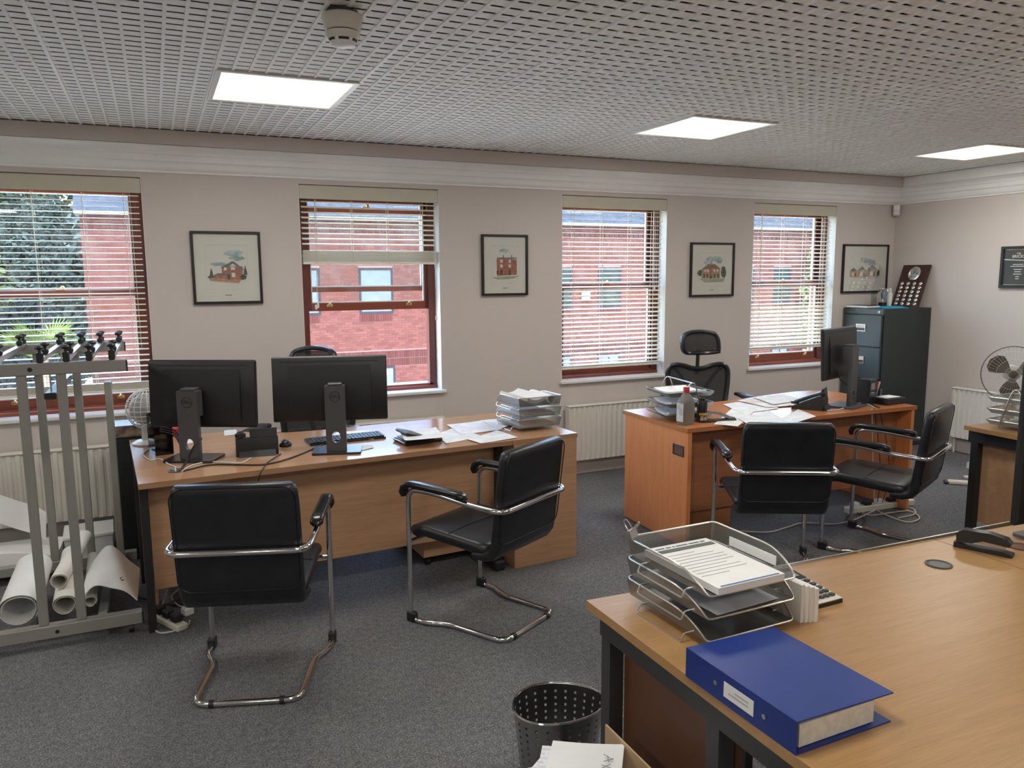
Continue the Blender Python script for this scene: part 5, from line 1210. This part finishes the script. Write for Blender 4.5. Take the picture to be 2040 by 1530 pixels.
# ================================================================== pictures
def flat(mb, mi, poly, y): mb.m(mi); mb.add([(x,y,z) for x,z in poly], [tuple(range(len(poly)))]); return mb
PC = dict(sky=plain('print_sky',(.36,.46,.47),.8,var=.35,vs=22), wall=plain('print_brick',(.36,.16,.11),.8,var=.2,vs=50), wall2=plain('print_tan',(.42,.27,.18),.8,var=.2,vs=50), roof=plain('print_slate',(.16,.18,.18),.8,var=.2,vs=40), roof2=plain('print_tile',(.26,.15,.11),.8,var=.2,vs=40),
 tree=plain('print_tree',(.07,.11,.075),.8,var=.4,vs=60), grass=plain('print_grass',(.33,.37,.26),.8,var=.2), pave=plain('print_path',(.55,.47,.40),.8), win=plain('print_window',(.66,.64,.60),.8), dark=plain('print_dark',(.10,.07,.06),.8), line=plain('print_line',(.50,.50,.46),.8), ink=plain('print_caption',(.22,.21,.20),.8))
PK = list(PC); PM = [PC[k] for k in PK]
def cloud(mb, cx, cz, w, h, y, seed):
    rg = random.Random(seed); n = 16; flat(mb, 0, [(cx+w*cos(2*pi*k/n)*rg.uniform(.75,1.1), cz+h*sin(2*pi*k/n)*rg.uniform(.7,1.15)) for k in range(n)], y)
def picture(x0, x1, z0, z1, label, art, fw=.017):
    w, h = x1-x0, z1-z0; t = thing('framed_print', label, 'picture', ((x0+x1)/2, D-.001, (z0+z1)/2), 0, 'framed house prints')
    f = MB(); a, b_ = w/2, h/2
    for q in ((-a,a,b_-fw,b_),(-a,a,-b_,-b_+fw),(-a,-a+fw,-b_+fw,b_-fw),(a-fw,a,-b_+fw,b_-fw)): f.rbox(q[0],q[1],-.024,0,q[2],q[3],.002)
    f.build('frame', M_frame, t); MB().box(-a+fw,a-fw,-.010,-.006,-b_+fw,b_-fw).build('mount', M_mount, t)
    MB().box(-a+fw,a-fw,-.0165,-.0155,-b_+fw,b_-fw).build('glazing', M_pglass, t)
    m = MB(); y = -.0104; L = PK.index('line')
    iw, iz0, iz1 = w*.30, -h*.30, h*.31
    for q in ((-iw,iw,iz1,iz1+.0025),(-iw,iw,iz0,iz0+.0015),(-iw,-iw+.0012,iz0,iz1),(iw-.0012,iw,iz0,iz1)): flat(m, L, [(q[0],q[2]),(q[1],q[2]),(q[1],q[3]),(q[0],q[3])], y)
    flat(m, PK.index('ink'), [(-w*.05,-h*.385),(w*.05,-h*.385),(w*.05,-h*.373),(-w*.05,-h*.373)], y)
    art(m, w, h, y-.0003); m.build('print', PM, t, ang=0)
def S(w, h, pts): return [((x-.5)*w, (.5-y)*h) for x, y in pts]
I = PK.index
def rect(m, k, w, h, x0, y0, x1, y1, y): flat(m, I(k), S(w,h,[(x0,y0),(x1,y0),(x1,y1),(x0,y1)]), y)
def tri_tree(m, w, h, x, y0, y1, r_, y): flat(m, I('tree'), S(w,h,[(x,y0),(x+r_*.6,(y0+y1)/2),(x+r_,y1),(x-r_,y1),(x-r_*.6,(y0+y1)/2)]), y)
def art1(m, w, h, y):
    cloud(m,.10*w,.20*h,.16*w,.05*h,y,1); cloud(m,.15*w,.13*h,.12*w,.035*h,y-.0001,2); cloud(m,-.12*w,.05*h,.13*w,.03*h,y,3); y -= .0004
    tri_tree(m,w,h,.27,.50,.63,.03,y); tri_tree(m,w,h,.76,.46,.60,.03,y); rect(m,'wall',w,h,.30,.60,.52,.67,y); rect(m,'wall',w,h,.42,.48,.72,.67,y-.0002)
    flat(m,I('roof'),S(w,h,[(.40,.50),(.57,.41),(.60,.41),(.75,.53),(.70,.53),(.58,.44),(.50,.51)]),y-.0004); flat(m,I('roof'),S(w,h,[(.30,.60),(.36,.575),(.54,.575),(.53,.60)]),y-.0004)
    for a in ((.45,.495,.49,.535),(.55,.49,.61,.53),(.56,.57,.61,.63)): rect(m,'win',w,h,*a,y-.0006)
    rect(m,'dark',w,h,.50,.60,.535,.66,y-.0006); flat(m,I('wall2'),S(w,h,[(.23,.645),(.70,.66),(.66,.71),(.25,.675)]),y-.0005); flat(m,I('pave'),S(w,h,[(.25,.675),(.66,.71),(.66,.722),(.25,.685)]),y-.0007)
    cloud_tree(m,w,h,.73,.635,.05,.04,y-.0008); cloud_tree(m,w,h,.26,.625,.05,.02,y-.0008)
def cloud_tree(m, w, h, cx, cy, rx, ry, y, k='tree'):
    rg = random.Random(int(cx*99)); n = 12; flat(m, I(k), S(w,h,[(cx+rx*cos(2*pi*i/n)*rg.uniform(.75,1.15), cy-ry*sin(2*pi*i/n)*rg.uniform(.75,1.15)) for i in range(n)]), y)
def art2(m, w, h, y):
    cloud(m,-.02*w,.235*h,.12*w,.035*h,y,5); y -= .0004
    rect(m,'win',w,h,.26,.46,.32,.68,y); flat(m,I('wall'),S(w,h,[(.32,.40),(.48,.38),(.48,.67),(.33,.68)]),y); flat(m,I('wall'),S(w,h,[(.48,.38),(.76,.41),(.76,.66),(.48,.67)]),y-.0001)
    for x in (.40,.58): rect(m,'win',w,h,x,.41,x+.05,.46,y-.0003); rect(m,'win',w,h,x,.49,x+.05,.54,y-.0003); rect(m,'dark',w,h,x,.58,x+.045,.66,y-.0003)
    for x in (.46,.64): rect(m,'dark',w,h,x,.335,x+.015,.385,y-.0003)
    rect(m,'dark',w,h,.32,.59,.36,.65,y-.0003); flat(m,I('grass'),S(w,h,[(.22,.70),(.82,.675),(.70,.72),(.35,.74)]),y); rect(m,'roof',w,h,.33,.375,.76,.392,y-.0003)
def art3(m, w, h, y):
    cloud(m,.04*w,.20*h,.20*w,.055*h,y,7); cloud(m,-.10*w,.13*h,.12*w,.04*h,y-.0001,8); cloud(m,.16*w,.18*h,.08*w,.07*h,y-.0001,9); y -= .0004
    rect(m,'wall2',w,h,.26,.48,.68,.66,y); flat(m,I('roof2'),S(w,h,[(.26,.49),(.40,.40),(.56,.40),(.69,.485)]),y-.0002); rect(m,'wall',w,h,.44,.47,.50,.66,y-.0003)
    for x in (.32,.38,.53,.60): rect(m,'win',w,h,x,.50,x+.04,.54,y-.0004)
    for x in (.30,.37,.54,.62): rect(m,'dark',w,h,x,.58,x+.035,.65,y-.0004)
    cloud_tree(m,w,h,.22,.56,.06,.06,y-.0005); cloud_tree(m,w,h,.76,.55,.07,.11,y-.0005); cloud_tree(m,w,h,.47,.64,.03,.03,y-.0006); flat(m,I('grass'),S(w,h,[(.22,.67),(.80,.66),(.76,.73),(.34,.74)]),y-.0003)
def art4(m, w, h, y):
    cloud(m,.06*w,.15*h,.18*w,.05*h,y,11); cloud(m,-.02*w,.20*h,.12*w,.03*h,y-.0001,12); cloud(m,.14*w,.10*h,.12*w,.04*h,y-.0001,13); y -= .0004
    for x, s in ((.17,.85),(.34,1.0),(.55,1.15)):
        rect(m,'wall2',w,h,x,.66-.13*s,x+.19*s,.67,y); flat(m,I('roof'),S(w,h,[(x-.01,.66-.125*s),(x+.09*s,.66-.21*s),(x+.20*s,.66-.125*s)]),y-.0002)
        rect(m,'win',w,h,x+.05*s,.66-.09*s,x+.11*s,.655,y-.0003); rect(m,'dark',w,h,x+.12*s,.66-.08*s,x+.155*s,.66,y-.0003)
    rect(m,'wall',w,h,.50,.55,.545,.66,y-.0003); cloud_tree(m,w,h,.80,.59,.035,.07,y-.0004); flat(m,I('pave'),S(w,h,[(.17,.67),(.80,.67),(.72,.72),(.25,.69)]),y)
picture(.233,.675,1.487,1.969,'black-framed print of a brick house with trees, between the first two windows',art1)
picture(2.302,2.694,1.510,1.979,'tall black-framed print of a red terrace house between the second and third windows',art2)
picture(4.268,4.748,1.468,1.940,'black-framed print of a wide tan house above the mesh chair headrest',art3)
picture(6.072,6.684,1.474,1.943,'black-framed print of a row of gabled houses above the filing cabinet',art4)
# award on the right wall
aw = thing('award_certificate', 'black framed award certificate on the right wall, cut by the picture edge', 'picture', (R-.001,4.36,1.708)); ah, awd = .178, .150
f = MB(); fw = .022
for q in ((-awd,awd,ah-fw,ah),(-awd,awd,-ah,-ah+fw),(-awd,-awd+fw,-ah+fw,ah-fw),(awd-fw,awd,-ah+fw,ah-fw)): f.box(-.022,0,q[0],q[1],q[2],q[3])
f.build('frame', M_frame, aw); MB().box(-.008,-.002,-awd+fw,awd-fw,-ah+fw,ah-fw).build('certificate', plain('charcoal_card',(.05,.052,.05),.5), aw)
g = MB(); a, b_ = awd-fw-.004, ah-fw-.004
for q in ((-a,a,b_-.004,b_),(-a,a,-b_,-b_+.004),(-a,-a+.004,-b_,b_),(a-.004,a,-b_,b_)): g.box(-.0086,-.0081,q[0],q[1],q[2],q[3])
g.build('silver_border', M_silverm, aw)
def wall_text(tx, size, y, z): o = mk('lettering', text_mesh(tx,size,M_paper2,.0002), aw, (-.0085,y,z)); o.rotation_euler = (pi/2,0,-pi/2)
wall_text('THE',.020,.0,.115); wall_text('BRICKS',.034,.0,.090)
for k, (wd_, zz) in enumerate(((.09,.020),(.13,.004),(.07,-.022),(.055,-.042),(.07,-.062),(.03,-.084),(.03,-.102))): MB().box(-.0086,-.0081,-wd_/2,wd_/2,zz,zz+.005).build('text_line', M_paper2, aw)
MB().prism([(-a,.048),(a,.062),(a,.070),(-a,.054)],-.0087,-.0081,'x').build('stripe', M_steel, aw)
# sensor and smoke detector
pn_ = thing('motion_sensor', 'small white motion sensor in the top corner by the filing cabinet', 'sensor', (R-.055,D-.055,2.225), radians(-45)); MB().rbox(-.030,.030,-.022,.022,.0,.105,.008).build('body', M_whitep, pn_); MB().rbox(-.022,.022,-.028,-.0222,.008,.050,.003).build('lens', plain('sensor_lens',(.60,.60,.60),.3), pn_); MB().box(-.012,.012,.0222,.05,.05,.09).build('bracket', M_whitep, pn_)
sd = PZ(681,22,ZC); smd = thing('smoke_detector', 'white smoke detector hanging from the grid ceiling', 'smoke detector', (sd.x,sd.y,ZC-.002))
MB().lathe([(.055,0),(.055,-.012)],28).build('mounting_plate', M_dgrey, smd); MB().lathe([(.066,-.0122),(.070,-.018),(.062,-.060),(.056,-.066)],28).build('base', M_creamp, smd); MB().lathe([(.0565,-.0665),(.0565,-.070)],28).build('groove', M_black, smd); MB().lathe([(.060,-.0702),(.058,-.082),(.050,-.094)],28).build('sensor_head', M_creamp, smd)
for k in range(6): MB().lathe([(.0505,-.0945),(.046,-.102)],6,(0,0,0),'z',2*pi*k/6,2*pi*k/6+.75,False).build('vent', M_black, smd)
MB().lathe([(.0502,-.0942),(.040,-.112),(.020,-.119),(.0001,-.120)],28).build('lens_dome', M_whitep, smd)

# ================================================================== right edge
fx, fy = 6.10, 3.90
hub = PY(2018,746,fy); pf_ = thing('pedestal_fan', 'pedestal fan with brown blades and beige pole by the right wall', 'fan', (hub.x+.04,fy+.03,0), radians(-50))
hz = hub.z
MB().tube([(0,.05,.03),(0,.05,hz-.35)],.016,12).build('lower_pole', M_whitep, pf_); MB().lathe([(.040,hz-.36),(.042,hz-.35),(.030,hz-.13),(.028,hz-.12)],16,(0,.05,0)).build('pole_sleeve', M_beige, pf_); MB().ball((.035,.035,hz-.27),.018,10,6).build('clamp_knob', M_beige, pf_)
for a in (0,pi/2): MB().xf(Matrix.Translation((0,.05,0)) @ Matrix.Rotation(a+radians(20),4,'Z')).rbox(-.30,.30,-.022,.022,.0 if a == 0 else .0225,.022 if a == 0 else .044,.006).build('foot_bar', M_creamp, pf_)
MB().lathe([(.05,.10),(.065,.02),(.060,-.05),(.02,-.07)],20,(0,.06,hz),'y').build('motor', M_creamp, pf_)
bl = MB()
for k in range(3):
    a0 = 2*pi*k/3+.55; P_ = []
    prof_ = [(.022,-.5),(.06,-.62),(.11,-.68),(.155,-.62),(.185,-.42),(.198,-.10),(.19,.22),(.165,.42),(.11,.46),(.06,.40),(.022,.5)]
    V = [(r_*cos(a0+t_), -.035+.02*t_, hz+r_*sin(a0+t_)) for r_, t_ in prof_]; V2 = [(x,y_+.003,z) for x,y_,z in V]; n = len(V)
    b1 = MB(); b1.add(V+V2, [tuple(range(n)),tuple(range(n,2*n))[::-1]]+[(i,n+i,n+(i+1)%n,(i+1)%n) for i in range(n)]); b1.build('blade', M_fanb, pf_)
MB().lathe([(.0001,-.055),(.028,-.05),(.034,-.02)],16,(0,0,hz),'y').build('blade_hub', M_fanb, pf_)
gd = MB(); RG = .218
for yy, s in ((-.075,1),(.035,1)):
    for rr_ in (.06,.12,.18): gd.tube([(rr_*cos(q),(yy*sqrt(max(0,1-(rr_/RG)**2))+(-.02)*(1-sqrt(max(0,1-(rr_/RG)**2)))),hz+rr_*sin(q)) for q in [2*pi*k/36 for k in range(36)]],.0011,4,True)
    for k in range(44):
        a = 2*pi*k/44; gd.tube([(r_*cos(a),yy*sqrt(max(0,1-(r_/RG)**2))-.02*(1-sqrt(max(0,1-(r_/RG)**2))),hz+r_*sin(a)) for r_ in (.03,.10,.15,.19,.21,.218)],.0007,3)
gd.build('guard', M_whitep, pf_); MB().tube([(RG*cos(q),-.02,hz+RG*sin(q)) for q in [2*pi*k/48 for k in range(48)]],.0045,6,True).build('guard_ring', plain('grey_ring',(.16,.15,.14),.5), pf_)
q = on(2012,866); a_frame_trays('three-tier wire basket tray at the right edge', (q.x+.24,q.y+.06,DZ), radians(5), .27, .26, .24)
wu = on(1945,938,0); w_ = thing('white_floor_unit', 'white ribbed plastic unit on the carpet behind the right-hand desk leg', 'appliance', (wu.x+.13,wu.y+.03,0), radians(10))
MB().prism([(-.09,.0),(.09,.0),(.09,.05),(.07,.055),(-.07,.055),(-.09,.05)],-.10,.10,'x').build('plinth', M_whitep, w_); MB().box(-.095,.095,-.075,.075,.0552,.13).build('grey_band', plain('grey_band',(.35,.37,.38),.4), w_); MB().prism([(-.075,.1305),(.075,.1305),(.055,.34),(-.055,.34)],-.095,.095,'x').build('body', M_whitep, w_)
for k in range(4): MB().box(-.09,.09,-.079+.0042*k,-.072+.0042*k,.16+k*.04,.164+k*.04).build('rib', M_rad, w_)

b0, b1 = on(1880,958,.02), on(1950,963,.02)
fbr = thing('floor_bar', 'beige metal foot bar lying on the carpet behind the right-hand desk', 'foot bar', (b0.x,b0.y,0), atan2(b1.y-b0.y,b1.x-b0.x))
MB().rbox(.03,.75,-.03,.03,.0005,.032,.008).build('bar', M_creamp, fbr); MB().rbox(0,.0298,-.031,.031,0,.028,.010).build('end_cap', M_dgrey, fbr)
